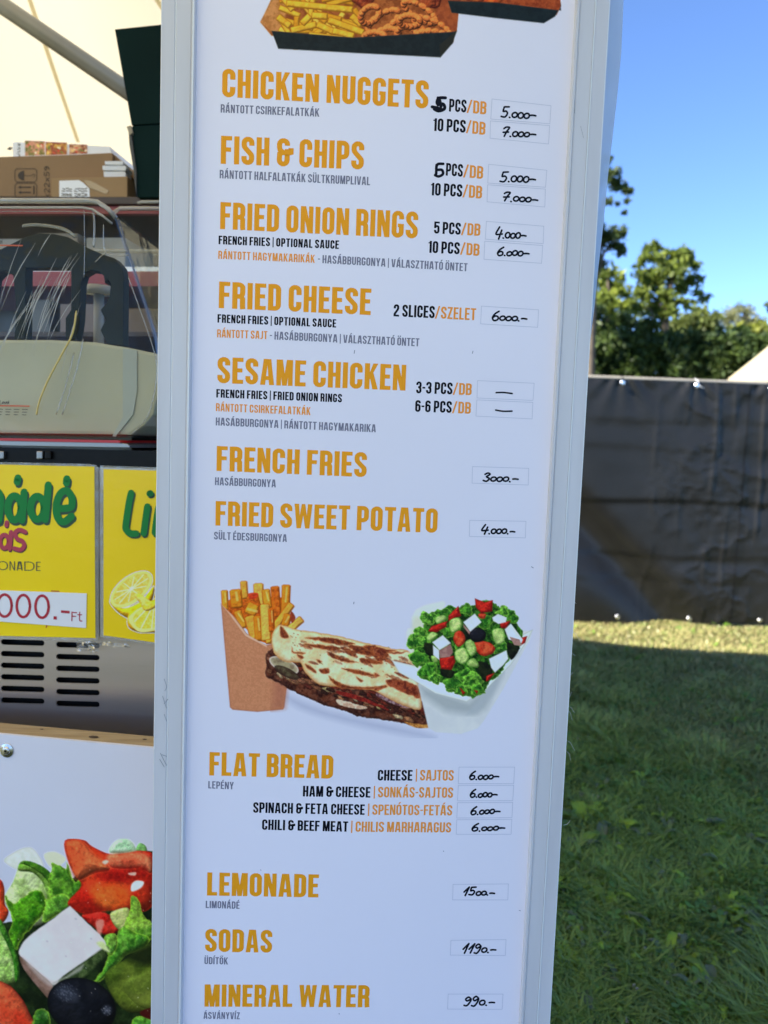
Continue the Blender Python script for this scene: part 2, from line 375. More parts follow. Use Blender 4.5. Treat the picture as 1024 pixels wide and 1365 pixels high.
def catmull(P, n=5, closed=False):
    P = [np.array(p, float) for p in P]; m = len(P); out = []
    rngi = range(m) if closed else range(m - 1)
    for i in rngi:
        if closed: p0, p1, p2, p3 = P[i - 1], P[i], P[(i + 1) % m], P[(i + 2) % m]
        else: p0, p1, p2, p3 = P[max(i - 1, 0)], P[i], P[i + 1], P[min(i + 2, m - 1)]
        for k in range(n):
            t = k / n
            out.append(0.5 * (2 * p1 + (p2 - p0) * t + (2 * p0 - 5 * p1 + 4 * p2 - p3) * t * t + (3 * p1 - p0 - 3 * p2 + p3) * t ** 3))
    if not closed: out.append(P[-1])
    return out

# ------------------------------------------------------------------ printed pictures (flat print, painted as coloured grid cells)
def vnoise(X, Y, sc, seed):
    r = np.random.default_rng(seed); T = r.random((64, 64)); x = X / sc; y = Y / sc
    xi = np.floor(x).astype(int); yi = np.floor(y).astype(int); fx = x - xi; fy = y - yi
    fx = fx * fx * (3 - 2 * fx); fy = fy * fy * (3 - 2 * fy)
    a = T[yi % 64, xi % 64]; b = T[yi % 64, (xi + 1) % 64]; c = T[(yi + 1) % 64, xi % 64]; d = T[(yi + 1) % 64, (xi + 1) % 64]
    return (a * (1 - fx) + b * fx) * (1 - fy) + (c * (1 - fx) + d * fx) * fy
def fnoise(X, Y, sc, seed, o=4):
    s = 0; a = .5; tot = 0
    for i in range(o): s = s + a * vnoise(X, Y, sc / 2 ** i, seed + i); tot += a; a *= .55
    return s / tot

class Paint:
    def __init__(s, x0, y0, x1, y1, k=1.35):
        s.nx, s.ny = int((x1 - x0) * k) + 1, int((y1 - y0) * k) + 1
        s.X, s.Y = np.meshgrid(np.linspace(x0, x1, s.nx), np.linspace(y0, y1, s.ny))
        s.rgb = np.ones((s.ny, s.nx, 3)) * np.array([192, 199, 229.]); s.a = np.zeros((s.ny, s.nx)); s.seed = 1; s.k = k
    def window(s, pts, m):
        P = np.array(pts); xa, ya = P.min(0) - m; xb, yb = P.max(0) + m
        ix = np.where((s.X[0] >= xa) & (s.X[0] <= xb))[0]; iy = np.where((s.Y[:, 0] >= ya) & (s.Y[:, 0] <= yb))[0]
        if len(ix) < 2 or len(iy) < 2: return None
        return slice(iy[0], iy[-1] + 1), slice(ix[0], ix[-1] + 1)
    def sdf(s, pts, X, Y):
        P = np.array(pts, float); Q = np.roll(P, -1, 0); d2 = np.full(X.shape, 1e9); ins = np.zeros(X.shape, bool)
        for (ax, ay), (bx, by) in zip(P, Q):
            ex, ey = bx - ax, by - ay; wx, wy = X - ax, Y - ay
            t = np.clip((wx * ex + wy * ey) / (ex * ex + ey * ey + 1e-9), 0, 1)
            d2 = np.minimum(d2, (wx - t * ex) ** 2 + (wy - t * ey) ** 2)
            c = ((ay > Y) != (by > Y)) & (X < ex * (Y - ay) / ((ey if abs(ey) > 1e-9 else 1e-9)) + ax); ins ^= c
        return np.where(ins, 1, -1) * np.sqrt(d2)
    def shape(s, pts, c, c2=None, edge=None, ew=1.5, R=0, amp=12, ns=6, soft=.7, warp=0, ws=6, smooth=True, alpha=1.0, hl=0, lit=(-.5, -.7), st=(1, 1), depth=.9):
        """c base, c2 mottled into it, edge rim colour; R rounds the picture of the thing"""
        s.seed += 7
        if smooth: pts = [tuple(p) for p in catmull(pts, 4, True)]
        wnd = s.window(pts, 3 + warp)
        if wnd is None: return
        X, Y = s.X[wnd], s.Y[wnd]
        Xw, Yw = X, Y
        if warp: Xw = X + (fnoise(X, Y, ws, s.seed) - .5) * 2 * warp; Yw = Y + (fnoise(X, Y, ws, s.seed + 3) - .5) * 2 * warp
        d = s.sdf(pts, Xw, Yw)
        m = np.clip(d / (soft * 2) + .5, 0, 1) * alpha
        col_ = np.ones(X.shape + (3,)) * np.array(c, float)
        n = fnoise(X * st[0], Y * st[1], ns, s.seed + 11)
        if c2 is not None:
            t = np.clip((n - .38) / .26, 0, 1)[..., None]; col_ = col_ * (1 - t) + np.array(c2, float) * t
        n2 = fnoise(X, Y, ns * .4, s.seed + 17); col_ = col_ + ((n2 - .5) * 2 * amp)[..., None]
        if R:
            H = R * np.sqrt(np.clip(1 - (1 - np.clip(d / R, 0, 1)) ** 2, 0, 1)) + (n - .5) * R * .35
            gy, gx = np.gradient(H * s.k); nn = np.sqrt(gx * gx + gy * gy + 1)
            L = np.array([lit[0], lit[1], .75]); L = L / np.linalg.norm(L)
            sh = (-gx * L[0] - gy * L[1] + L[2]) / nn
            col_ = col_ * np.clip(1 - depth * .5 + depth * .75 * sh, .25, 1.25)[..., None]
            if hl: col_ = col_ + (np.clip(sh - .86, 0, 1) * 7.0 * hl * 255 * np.clip(n * 2 - .7, 0, 1))[..., None]
        if edge is not None:
            t = np.exp(-np.clip(d, 0, 99) / ew)[..., None]; col_ = col_ * (1 - t) + np.array(edge, float) * t
        a0 = s.a[wnd]; out = m + a0 * (1 - m)
        s.rgb[wnd] = np.where(out[..., None] > 1e-4, (col_ * m[..., None] + s.rgb[wnd] * (1 - m)[..., None]), s.rgb[wnd])
        s.a[wnd] = out
    def bar(s, x0, y0, x1, y1, w, c, **k):
        d = np.array([x1 - x0, y1 - y0], float); L = np.linalg.norm(d); d /= L; n = np.array([-d[1], d[0]]) * w / 2; a = np.array([x0, y0]); b = np.array([x1, y1])
        e = d * w * .12
        s.shape([tuple(a + n + e), tuple(a + n * .6), tuple(a - n * .6), tuple(a - n + e), tuple(b - n - e), tuple(b - n * .6), tuple(b + n * .6), tuple(b + n - e)], c, smooth=False, **k)
    def ellipse(s, cx, cy, rx, ry, rot, c, **k):
        r = math.radians(rot); P = []
        for t in np.linspace(0, 2 * math.pi, 17)[:-1]:
            x, y = rx * math.cos(t), ry * math.sin(t); P.append((cx + x * math.cos(r) - y * math.sin(r), cy + x * math.sin(r) + y * math.cos(r)))
        s.shape(P, c, **k)
    def detail(s, seed=3, g=1.0):
        n = fnoise(s.X + 500, s.Y + 300, 9, seed, 5); rid = 1 - np.abs(2 * n - 1); rid = np.clip((rid - .55) / .45, 0, 1)
        f2 = fnoise(s.X + 200, s.Y + 900, 2.6, seed + 9, 3)
        R_, G_, B_ = s.rgb[..., 0], s.rgb[..., 1], s.rgb[..., 2]
        green = np.clip((G_ - np.maximum(R_ * 1.08, B_ * 1.15)) / 20, 0, 1); red = np.clip((R_ - G_ * 1.7) / 40, 0, 1)
        k = 1 + g * green * (-.20 + .42 * rid ** 2 + .45 * (f2 - .5)) + red * ((f2 - .5) * .35 + (rid - .5) * .18)
        s.rgb = np.clip(s.rgb * k[..., None], 0, 255)
    def finish(s, name, plane, parent, mt, off=0.0001):
        keep = (s.a > .02)
        q = keep[:-1, :-1] | keep[1:, :-1] | keep[:-1, 1:] | keep[1:, 1:]
        idx = np.arange(s.nx * s.ny).reshape(s.ny, s.nx)
        a, b, c, d = idx[:-1, :-1][q], idx[1:, :-1][q], idx[1:, 1:][q], idx[:-1, 1:][q]
        Fc = np.stack([a, b, c, d], 1)
        D = Fw + Rt * ((s.X.ravel() - 512) / F_PX)[:, None] - Up * ((s.Y.ravel() - 682.5) / F_PX)[:, None]
        pl = plane.shifted(off); t = ((pl.p - CAM) @ pl.n) / (D @ pl.n); V = CAM + D * t[:, None]
        C = np.clip(lin(np.clip(s.rgb.reshape(-1, 3), 0, 255)) / SHEET_SEEN * SHEET_ALB, 0.003, .95)
        used = np.unique(Fc); rm = np.zeros(len(V), int); rm[used] = np.arange(len(used))
        V = V[used]; org = (V.min(0) + V.max(0)) / 2
        return fast_mesh(name, V, rm[Fc], mt, C[used], parent, origin=org)

M_print = vcol_mat('printed_picture', rough=0.45, spec=0.10)

# ================================================================== SETTING
def ground_mat():
    m = bpy.data.materials.new('soil_and_thatch'); m.use_nodes = True; t = m.node_tree; b = t.nodes['Principled BSDF']; b.inputs['Roughness'].default_value = 0.95
    g = t.nodes.new('ShaderNodeNewGeometry'); n = t.nodes.new('ShaderNodeTexNoise'); n.inputs['Scale'].default_value = 3.5; n.inputs['Detail'].default_value = 10; n.inputs['Roughness'].default_value = .7
    t.links.new(g.outputs['Position'], n.inputs['Vector']); r = t.nodes.new('ShaderNodeValToRGB')
    r.color_ramp.elements[0].position = .35; r.color_ramp.elements[0].color = (.022, .04, .010, 1)
    r.color_ramp.elements[1].position = .68; r.color_ramp.elements[1].color = (.085, .09, .035, 1)
    t.links.new(n.outputs['Fac'], r.inputs[0]); t.links.new(r.outputs[0], b.inputs['Base Color'])
    return m
gs = 160.0
o = mesh('ground', [(-gs, -gs, 0), (gs, -gs, 0), (gs, gs, 0), (-gs, gs, 0)], [(0, 1, 2, 3)], ground_mat(), origin=(0, 0, 0)); o['kind'] = 'structure'

# ------------------------------------------------------------------ the menu board
PS = Plane(512, 682.5, 1.05, 2.436)
UL, UR, ZB, ZT = -0.3061, 0.2681, 0.16, 2.30
ctr = PS.pt((UL + UR) / 2, 0, -0.05)
board = empty('menu_board', (ctr[0], ctr[1], 0), 'tall white framed menu board with orange headings and handwritten prices', 'menu board')
panel = mesh('panel', [PS.pt(UL + .035, ZB + .03, 0), PS.pt(UR - .035, ZB + .03, 0), PS.pt(UR - .035, ZT - .03, 0), PS.pt(UL + .035, ZT - .03, 0)], [(0, 1, 2, 3)], M_panel, board)

def frame_rail(name, ua, ub, za, zb, prof, vertical, sgn):
    """extruded profile; prof: (distance from the outer edge, height above the sheet)"""
    V, Fc = [], []; n = len(prof)
    for k, end in enumerate((0, 1)):
        for d, hgt in prof:
            if vertical:
                u = ua + sgn * d; z = (za + d if end == 0 else zb - d); V.append(PS.pt(u, z, hgt))
            else:
                z = za + sgn * d; u = (ua + d if end == 0 else ub - d); V.append(PS.pt(u, z, hgt))
    for i in range(n - 1): Fc.append((i, i + 1, i + 1 + n, i + n))
    return mesh(name, V, Fc, M_frame, board)
prof = [(.0, -.10), (0, .0055), (.0012, .0070), (.0172, .0072), (.0180, .0058), (.0190, .0058), (.0200, .0074), (.0375, .0070), (.0385, .0062), (.0400, .0088), (.0428, .0086), (.0440, .0010), (.0440, -.004)]
fl = frame_rail('frame_rail', UL, None, ZB, ZT, prof, True, 1)
fr = frame_rail('frame_rail', UR, None, ZB, ZT, prof, True, -1)
frame_rail('frame_rail', UL, UR, ZB, None, prof, False, 1)
frame_rail('frame_rail', UL, UR, ZT, None, prof, False, -1)
# pale lines along the rails; the outer left one paints a lit edge
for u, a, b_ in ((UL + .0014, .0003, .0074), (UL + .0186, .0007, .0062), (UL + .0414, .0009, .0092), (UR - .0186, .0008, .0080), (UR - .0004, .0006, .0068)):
    mesh('pale_rail_line', [PS.pt(u - a, ZB + .05, b_), PS.pt(u + a, ZB + .05, b_), PS.pt(u + a, ZT - .05, b_), PS.pt(u - a, ZT - .05, b_),
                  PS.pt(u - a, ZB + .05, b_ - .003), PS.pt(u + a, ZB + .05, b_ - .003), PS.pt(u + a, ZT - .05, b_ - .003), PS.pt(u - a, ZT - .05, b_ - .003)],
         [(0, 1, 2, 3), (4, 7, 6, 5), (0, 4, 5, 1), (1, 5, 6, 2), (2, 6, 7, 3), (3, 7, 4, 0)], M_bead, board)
bk = PS.pt((UL + UR) / 2, 0, 0)
c0 = PS.pt((UL + UR) / 2, (ZB + ZT) / 2, -.06)
box('back_case', c0, (UR - UL - .006, .07, ZT - ZB - .006), M_frame, board, yaw=2.436)
for u in (UL + .06, UR - .06):
    cfoot = PS.pt(u, ZB / 2, -.05); box('leg', cfoot, (.035, .035, ZB), M_frame, board, yaw=2.436)
    cfoot = PS.pt(u, .012, -.05); box('foot', cfoot, (.05, .42, .024), M_frame, board, .004, yaw=2.436)

# scuffs and specks on the sheet and the rails
def speck(pts, wd, m=None): ink_strokes('scuff_mark', pts, wd, PS, m or M_grey, board, off=.00015)
M_scuff = mat('grey_scuff', (0.30, 0.31, 0.33), rough=.6)
speck([[(473, 467), (472.2, 471)]], .9); speck([[(630.6, 468), (629.8, 471)]], .9); speck([[(472, 802.5), (471.6, 805)]], .9)
speck([[(708.5, 755.5), (711, 757)]], .9); speck([[(591, 1134.3), (591.6, 1134.8)]], .9); speck([[(692, 1213.5), (694, 1214)]], .7)
speck([[(452, 1351), (452.6, 1351.6)]], .9); speck([[(347.6, 1159.4), (347.9, 1160)]], .9)
def rail_mark(pts, wd): ink_strokes('scuff_mark', pts, wd, PS.shifted(.0074), M_scuff, board, off=.0002)
rail_mark([[(766, 134), (765.6, 146), (766.2, 151)]], .5); rail_mark([[(774, 168), (778, 184)]], .4)
rail_mark([[(753.5, 346), (753, 366)]], .7); rail_mark([[(219, 905), (222, 915), (220, 921)], [(217, 928), (222, 944)], [(219, 952), (222, 961)], [(224, 932), (219, 938)]], .8)
rail_mark([[(728.6, 761), (728.4, 777)]], .8); rail_mark([[(214, 1004), (218, 1012), (222, 1020)], [(213, 1012), (219, 1022)], [(216, 1006), (222, 1008)]], .9)

# ------------------------------------------------------------------ the printed words
HEAD = [("CHICKEN NUGGETS", (296, 129), (570.6, 144.8), 37.6), ("FISH & CHIPS", (294.3, 218.3), (484.8, 226), 37.4), ("FRIED ONION RINGS", (293.5, 305.2), (556.6, 318), 36.0),
        ("FRIED CHEESE", (291.7, 410.6), (494.1, 420), 35.4), ("SESAME CHICKEN", (289.7, 510.4), (540.5, 520.7), 34.7), ("FRENCH FRIES", (288.7, 627.6), (488.5, 636), 33.2),
        ("FRIED SWEET POTATO", (287.2, 700.4), (582.8, 710.2), 32.6), ("FLAT BREAD", (279, 1033.6), (443.9, 1037.9), 31.2), ("LEMONADE", (276, 1193.6), (424.4, 1196.2), 30.8),
        ("SODAS", (273.4, 1268.4), (362.6, 1269.8), 30.2), ("MINERAL WATER", (272.6, 1341.8), (492.1, 1342.6), 29.6)]
for s_, a_, b_, c_ in HEAD: text_line('heading', s_, a_, b_, c_, PS, M_orange, panel, stroke=.172, gap=.072, wide=.425)
SUB = [("RÁNTOTT CSIRKEFALATKÁK", (294.3, 150), (425.6, 155.6), 11, M_grey), ("RÁNTOTT HALFALATKÁK SÜLTKRUMPLIVAL", (292.9, 237.6), (493.3, 247), 11.2, M_grey),
       ("FRENCH FRIES | OPTIONAL SAUCE", (291.5, 325.5), (451.7, 331.9), 11.4, M_black), ("RÁNTOTT HAGYMAKARIKÁK", (291, 345), (419.7, 350.4), 10.8, M_orange2),
       ("- HASÁBBURGONYA | VÁLASZTHATÓ ÖNTET", (423.8, 350.4), (623, 361.7), 10.8, M_grey),
       ("FRENCH FRIES | OPTIONAL SAUCE", (290, 430), (448, 436.7), 11.2, M_black), ("RÁNTOTT SAJT", (289.5, 449.7), (356.5, 452.2), 10.8, M_orange2),
       ("- HASÁBBURGONYA | VÁLASZTHATÓ ÖNTET", (359.8, 452.3), (558.8, 461.8), 10.8, M_grey),
       ("FRENCH FRIES | FRIED ONION RINGS", (288.4, 529.8), (455.8, 536.4), 11.2, M_black), ("RÁNTOTT CSIRKEFALATKÁK", (287.9, 548), (414, 553.4), 10.6, M_orange2),
       ("HASÁBBURGONYA | RÁNTOTT HAGYMAKARIKA", (287.7, 567), (501, 576.3), 10.6, M_grey), ("HASÁBBURGONYA", (286.7, 646.6), (367.7, 649.7), 10.4, M_grey),
       ("SÜLT ÉDESBURGONYA", (285.4, 719), (382.4, 722.5), 10.2, M_grey), ("LEPÉNY", (277.7, 1050.8), (311.5, 1052.2), 9.7, M_grey), ("LIMONÁDÉ", (274.3, 1210.3), (319.4, 1211.4), 9.6, M_grey),
       ("ÜDÍTŐK", (272.6, 1285), (303.9, 1285.6), 9.4, M_grey), ("ÁSVÁNYVÍZ", (271.4, 1358), (319.7, 1358.6), 9.2, M_grey)]
for s_, a_, b_, c_, m_ in SUB: text_line('subtitle', s_, a_, b_, c_, PS, m_, panel, stroke=.15 if m_ is not M_black else .17, gap=.085, wide=.42)
RT = [("PCS", (598.5, 148.6), (621.5, 150), 17), ("10 PCS", (577.3, 174.5), (620.5, 177), 17), ("PCS", (594.3, 234), (616.8, 235.8), 16.8), ("10 PCS", (574, 260.3), (616, 262.6), 16.8),
      ("5 PCS", (578.5, 311.2), (614.0, 313), 16), ("10 PCS", (570.8, 337), (612.6, 339), 16), ("2 SLICES", (524.6, 421.7), (579.3, 424.2), 16.2),
      ("3-3 PCS", (554.6, 524.2), (603, 525.8), 15.8), ("6-6 PCS", (553.3, 548.9), (602, 550.4), 15.6),
      ("CHEESE", (503.5, 1040.4), (549.6, 1040.6), 14.2), ("HAM & CHEESE", (403.8, 1061.6), (493.6, 1063.2), 14.2), ("SPINACH & FETA CHEESE", (337.5, 1083.3), (486, 1086.2), 14), ("CHILI & BEEF MEAT", (349.3, 1106), (463.9, 1108.7), 13.8)]
for s_, a_, b_, c_ in RT: text_line('portion_text', s_, a_, b_, c_, PS, M_black, panel, stroke=.165, gap=.07)
RO = [("/DB", (622.3, 150), (648, 152.6), 17), ("/DB", (621.4, 177), (646.7, 180), 17), ("/DB", (617.6, 236), (643.7, 238.6), 16.8), ("/DB", (616.8, 262.7), (642.3, 264.8), 16.8),
      ("/DB", (614.8, 313), (640, 314.4), 16), ("/DB", (613.5, 339), (638.9, 341.2), 16), ("/SZELET", (580, 424.2), (634.2, 427), 16),
      ("/DB", (603.8, 525.8), (628.5, 526.8), 15.6), ("/DB", (602.8, 550.4), (627.4, 551.6), 15.4),
      ("| SAJTOS", (554.2, 1040.3), (604.6, 1040.6), 14.2), ("| SONKÁS-SAJTOS", (498.1, 1062.8), (603.8, 1063.5), 14), ("| SPENÓTOS-FETÁS", (490.5, 1086), (602.6, 1087), 13.8), ("| CHILIS MARHARAGUS", (468, 1108.6), (601.2, 1109.7), 13.6)]
for s_, a_, b_, c_ in RO: text_line('portion_text', s_, a_, b_, c_, PS, M_orange2, panel, stroke=.15, gap=.07)

BOX = [((656, 132), (734.6, 141), (733, 165), (654.3, 158.7)), ((653.9, 161.2), (732.8, 167.5), (731.3, 191.9), (653.3, 184.3)), ((651.6, 219), (729, 227), (727.3, 249.7), (650.3, 244)),
       ((650.1, 246.3), (727.1, 252.1), (726.3, 276), (649.3, 269)), ((648.5, 295), (725, 301.6), (724.2, 324.8), (647, 318.8)), ((646.3, 321.5), (723.6, 327.3), (722, 351), (645.2, 345.6)),
       ((641.9, 408), (718, 413), (716.8, 436.3), (640.8, 431.7)), ((636.7, 507.3), (712.2, 510.9), (710.5, 533.8), (635.9, 530.5)), ((635.8, 533), (710.4, 536.4), (709.4, 558.4), (634.5, 554.6)),
       ((630, 621.9), (705, 624.3), (704.2, 646.5), (629.3, 644)), ((626.3, 693.5), (701.2, 694.9), (700.4, 717), (625.8, 715)), ((612, 1022.5), (686.2, 1022.5), (684.8, 1044.6), (611, 1044.6)),
       ((611, 1046.8), (684.8, 1046.8), (683.6, 1067.2), (610, 1067.5)), ((610, 1069.9), (683.6, 1069.6), (682.5, 1089.9), (609, 1090.4)), ((609, 1092.6), (682.4, 1092.2), (681.4, 1112), (608.3, 1112)),
       ((604, 1178.8), (677.7, 1178.2), (677, 1199.5), (603.5, 1199.5)), ((601.2, 1253.3), (674.6, 1252.4), (673.7, 1273.7), (600.4, 1273)), ((597.5, 1325), (670.6, 1325), (669.5, 1345.3), (596.7, 1345))]
for q in BOX:
    V = []; Fc = []
    qd = ribbon(list(q), .8, closed=True)
    for r_ in qd:
        i = len(V); V += [PS.at(*p, off=.00015) for p in r_]; Fc.append((i, i + 1, i + 2, i + 3))
    mesh('price_box', V, Fc, M_line, panel)

def hand(ch):
    """pen strokes, digit height 1"""
    k = .32
    if ch == 'o': return .40, [[(.2 + .17 * math.cos(a), .26 + .24 * math.sin(a)) for a in np.linspace(1.9, 1.9 + 6.6, 12)]]
    if ch == '.': return .18, [[(.06, .02), (.09, 0.0)]]
    if ch == '-': return .42, [[(.06, .26), (.2, .28), (.40, .24)]]
    if ch == '5': return .52, [[(.12, .95), (.10, .55), (.28, .58), (.40, .38), (.28, .05), (.02, .08)], [(.12, .95), (.44, .98)]]
    if ch == '7': return .50, [[(.04, .82), (.18, .98), (.40, .94), (.28, .55), (.16, .0)], [(.04, .42), (.40, .46)]]
    if ch == '4': return .55, [[(.22, 1), (.02, .38), (.30, .34), (.50, .38)], [(.42, .72), (.28, -.08)]]
    if ch == '6': return .50, [[(.38, .98), (.14, .68), (.04, .28), (.18, .0), (.40, .12), (.38, .40), (.20, .48), (.06, .30)]]
    if ch == '3': return .46, [[(.04, .84), (.22, 1), (.36, .84), (.18, .56), (.38, .34), (.24, .02), (.02, .12)]]
    if ch == '1': return .40, [[(.02, .42), (.34, 1.0)], [(.34, 1.0), (.16, 0)]]
    if ch == '9': return .48, [[(.38, .78), (.20, 1), (.04, .78), (.16, .56), (.38, .74), (.34, .35), (.20, .0), (.02, .06)]]
HANDS = [("5.ooo-", 667.5, 714, 156, 158.5, 14.5), ("7.ooo-", 669, 714, 182, 183, 12.5), ("5.ooo-", 666, 713.5, 242.5, 243.5, 15), ("7.ooo-", 669.5, 716.5, 268, 270, 12.5), ("4.ooo-", 660, 701, 317.5, 318.5, 14),
         ("6.ooo-", 662, 705, 341, 341, 12), ("6ooo.-", 655, 702, 427, 428.5, 12.2), ("3ooo.-", 643.5, 690.5, 641.5, 641.8, 12.0), ("4.ooo.-", 641, 686, 711.5, 711.5, 12),
         ("6.ooo-", 625, 664.6, 1039.5, 1038, 11), ("6.ooo-", 626, 662.5, 1063, 1062, 11), ("6.ooo-", 626.7, 666.3, 1086, 1084, 11), ("6.ooo-", 628, 672.6, 1108, 1106.4, 10.4),
         ("15oo.-", 617.3, 659, 1193.6, 1193, 11), ("119o.-", 616, 660.7, 1271, 1269, 12.5), ("99o.-", 618, 659, 1341, 1339.5, 12)]
hr = random.Random(3)
for s_, xa, xb, ya, yb, hh in HANDS:
    tot = sum(hand(c)[0] for c in s_); x = 0; strokes = []
    for c in s_:
        wd, st = hand(c); jy = hr.uniform(-.04, .04); js = hr.uniform(.92, 1.08)
        for p in st:
            strokes.append([(xa + (xb - xa) * (x + u + .13 * v) / tot, ya + (yb - ya) * (x + u) / tot - hh * (v * js + jy)) for u, v in p])
        x += wd
    ink_strokes('handwritten_price', strokes, 2.35, PS, M_marker, panel)
ink_strokes('handwritten_price', [[(661.5, 523.4), (671, 523.2), (682.8, 524.6)]], 2.2, PS, M_marker, panel)
ink_strokes('handwritten_price', [[(660.8, 546.6), (671, 548.2), (682.6, 548.0)]], 2.2, PS, M_marker, panel)
# figures overwritten in thick marker
ink_strokes('overwritten_figure', [[(594, 130.5), (585, 131), (583, 138), (591, 139), (592.5, 145), (585, 148), (579, 145.5)], [(576, 142.5), (583, 144), (589, 146)], [(586, 133), (588, 142)], [(584, 130.5), (584, 140)]], 4.2, PS, M_marker, panel)
ink_strokes('overwritten_figure', [[(591, 218.5), (583.5, 219), (582, 226), (589, 226.5), (590.5, 232), (585, 235.2), (580, 233.5)], [(582, 220), (581.5, 232)]], 3.6, PS, M_marker, panel)

# ------------------------------------------------------------------ printed food on the board
FRY = [(232, 150, 40), (240, 165, 60), (222, 130, 30), (246, 180, 80)]
p = Paint(284, 766, 720, 984)
# soft drop shadows that belong to the print
for pts in ([(380, 925), (440, 948), (560, 975), (575, 985), (480, 968), (400, 945)],):
    p.shape(pts, (150, 158, 192), soft=5, alpha=.6, amp=0)
Z3 = lambda x, y: (270 + x * .2441, 750 + y * .2441)
fr_ = [(120, 150, 125, 260, 34), (225, 100, 232, 200, 36), (180, 145, 190, 250, 60), (305, 112, 310, 240, 50), (345, 145, 360, 250, 42), (395, 128, 410, 300, 44), (458, 120, 452, 290, 44), (270, 175, 290, 250, 60),
       (190, 262, 225, 360, 40), (490, 225, 380, 370, 36), (470, 280, 450, 350, 40), (545, 305, 470, 370, 38), (240, 240, 300, 270, 60), (255, 290, 290, 420, 52), (300, 290, 310, 430, 40), (340, 225, 350, 430, 50), (375, 250, 380, 380, 30), (345, 432, 380, 430, 24)]
p.shape([Z3(*q) for q in [(118, 250), (150, 200), (230, 170), (300, 180), (400, 190), (455, 200), (450, 300), (400, 380), (385, 440), (300, 420), (200, 320)]], (196, 96, 24), c2=(160, 66, 18), amp=12, ns=4)
for i, (a, b, c, d, w_) in enumerate(fr_):
    cc = FRY[i % 4] if i not in (5, 7, 16) else (206, 96, 24)
    w_ *= 1.12
    x0, y0 = Z3(a, b); x1, y1 = Z3(c, d)
    p.bar(x0, y0, x1, y1, w_ * .2441, cc, c2=tuple(v * .9 for v in cc), edge=(176, 86, 14), ew=1.1, R=3.4, amp=9, ns=5, depth=1.15)
    if i % 2 == 0: p.bar(x0 + .8, y0 + 3, x1 + .4, (y0 + y1) / 2 + 3, w_ * .05, (250, 206, 120), soft=.6, alpha=.6, amp=4)
p.shape([Z3(*q) for q in [(250, 170), (300, 165), (300, 190), (262, 200)]], (200, 60, 30), soft=.8)
p.shape([Z3(*q) for q in [(485, 265), (508, 300), (490, 330), (478, 300)]], (130, 50, 30), soft=.8)
cup = [Z3(*q) for q in [(101, 224), (125, 250), (165, 285), (205, 335), (240, 385), (290, 425), (350, 450), (400, 440), (470, 640), (458, 700), (447, 790), (440, 802), (300, 815), (165, 803), (150, 790)]]
p.shape(cup, (184, 126, 96), c2=(176, 116, 86), ns=2, amp=4, smooth=False, edge=(150, 92, 74), ew=1.0)
p.shape([Z3(*q) for q in [(380, 470), (470, 650), (458, 700), (447, 790), (380, 806), (395, 600)]], (152, 94, 76), c2=(160, 100, 82), ns=4, amp=6, soft=6, alpha=.75, smooth=False)
p.shape([Z3(*q) for q in [(103, 228), (165, 290), (240, 390), (350, 452), (352, 462), (235, 400), (150, 285)]], (214, 168, 148), soft=.7, amp=2, smooth=False)
# flat bread
Z4 = lambda x, y: (500 + x * .2441, 750 + y * .2441)
low = [Z3(360, 480), Z3(350, 560), Z3(345, 620), Z3(420, 660), Z3(530, 720), Z3(640, 770), Z3(740, 800), Z3(860, 840), Z3(1000, 860), Z4(80, 865), Z4(180, 880), Z4(240, 905), Z4(300, 890), Z4(290, 850), Z4(265, 760), Z4(100, 700), Z3(700, 560), Z3(500, 470)]
p.shape(low, (96, 52, 38), c2=(52, 26, 22), ns=7, amp=26, R=4, warp=2, ws=7, edge=(70, 40, 34))
fp = np.random.default_rng(17)
PAL = [(118, 44, 34), (92, 40, 32), (70, 34, 30), (150, 96, 74), (216, 190, 150), (232, 206, 140), (196, 160, 132), (60, 34, 28), (136, 84, 60), (178, 120, 84)]
def along(t): return (362 + 210 * t, 884 + 74 * t ** .86)
for i in range(150):
    t = fp.uniform(0, 1); x, y = along(t); v = fp.uniform(-13, 12) * (1 - .25 * t); low_ = v > 3
    cc = PAL[fp.choice([4, 5, 6, 8, 9, 3] if low_ and fp.random() < .7 else [0, 1, 2, 7, 3, 2, 0, 8])]
    p.ellipse(x + fp.uniform(-4, 4), y + v, fp.uniform(3, 9), fp.uniform(1.4, 3.4), fp.uniform(5, 45), cc, c2=tuple(q * .72 for q in cc), edge=tuple(q * .55 for q in cc), ew=.9, R=2.2, amp=14, ns=2.5, warp=1.8, ws=4, soft=.5)
p.shape([Z3(*q) for q in [(740, 700), (860, 730), (1000, 790), (1010, 805), (880, 760), (750, 722)]], (128, 34, 28), c2=(96, 24, 22), amp=12, warp=1, ns=3)
p.shape([Z4(*q) for q in [(20, 710), (150, 775), (205, 795), (150, 790), (60, 755), (10, 728)]], (150, 122, 130), c2=(96, 60, 70), amp=10, warp=1, ns=3)
p.shape([Z3(*q) for q in [(740, 745), (830, 770), (900, 792), (860, 800), (770, 785), (735, 765)]], (214, 190, 172), c2=(184, 150, 130), amp=8, warp=1, ns=3)
p.shape([Z4(*q) for q in [(160, 868), (230, 880), (300, 888), (296, 900), (240, 904), (180, 886)]], (190, 136, 70), c2=(150, 92, 44), amp=16, warp=1, ns=2.5)
p.ellipse(*Z3(445, 560), 21, 9, 24, (150, 140, 112), c2=(120, 104, 84), edge=(232, 222, 226), ew=1.3, amp=14)
p.ellipse(*Z3(460, 600), 18, 6, 26, (84, 76, 56), c2=(60, 44, 34), edge=(40, 24, 24), ew=1.2, amp=14)
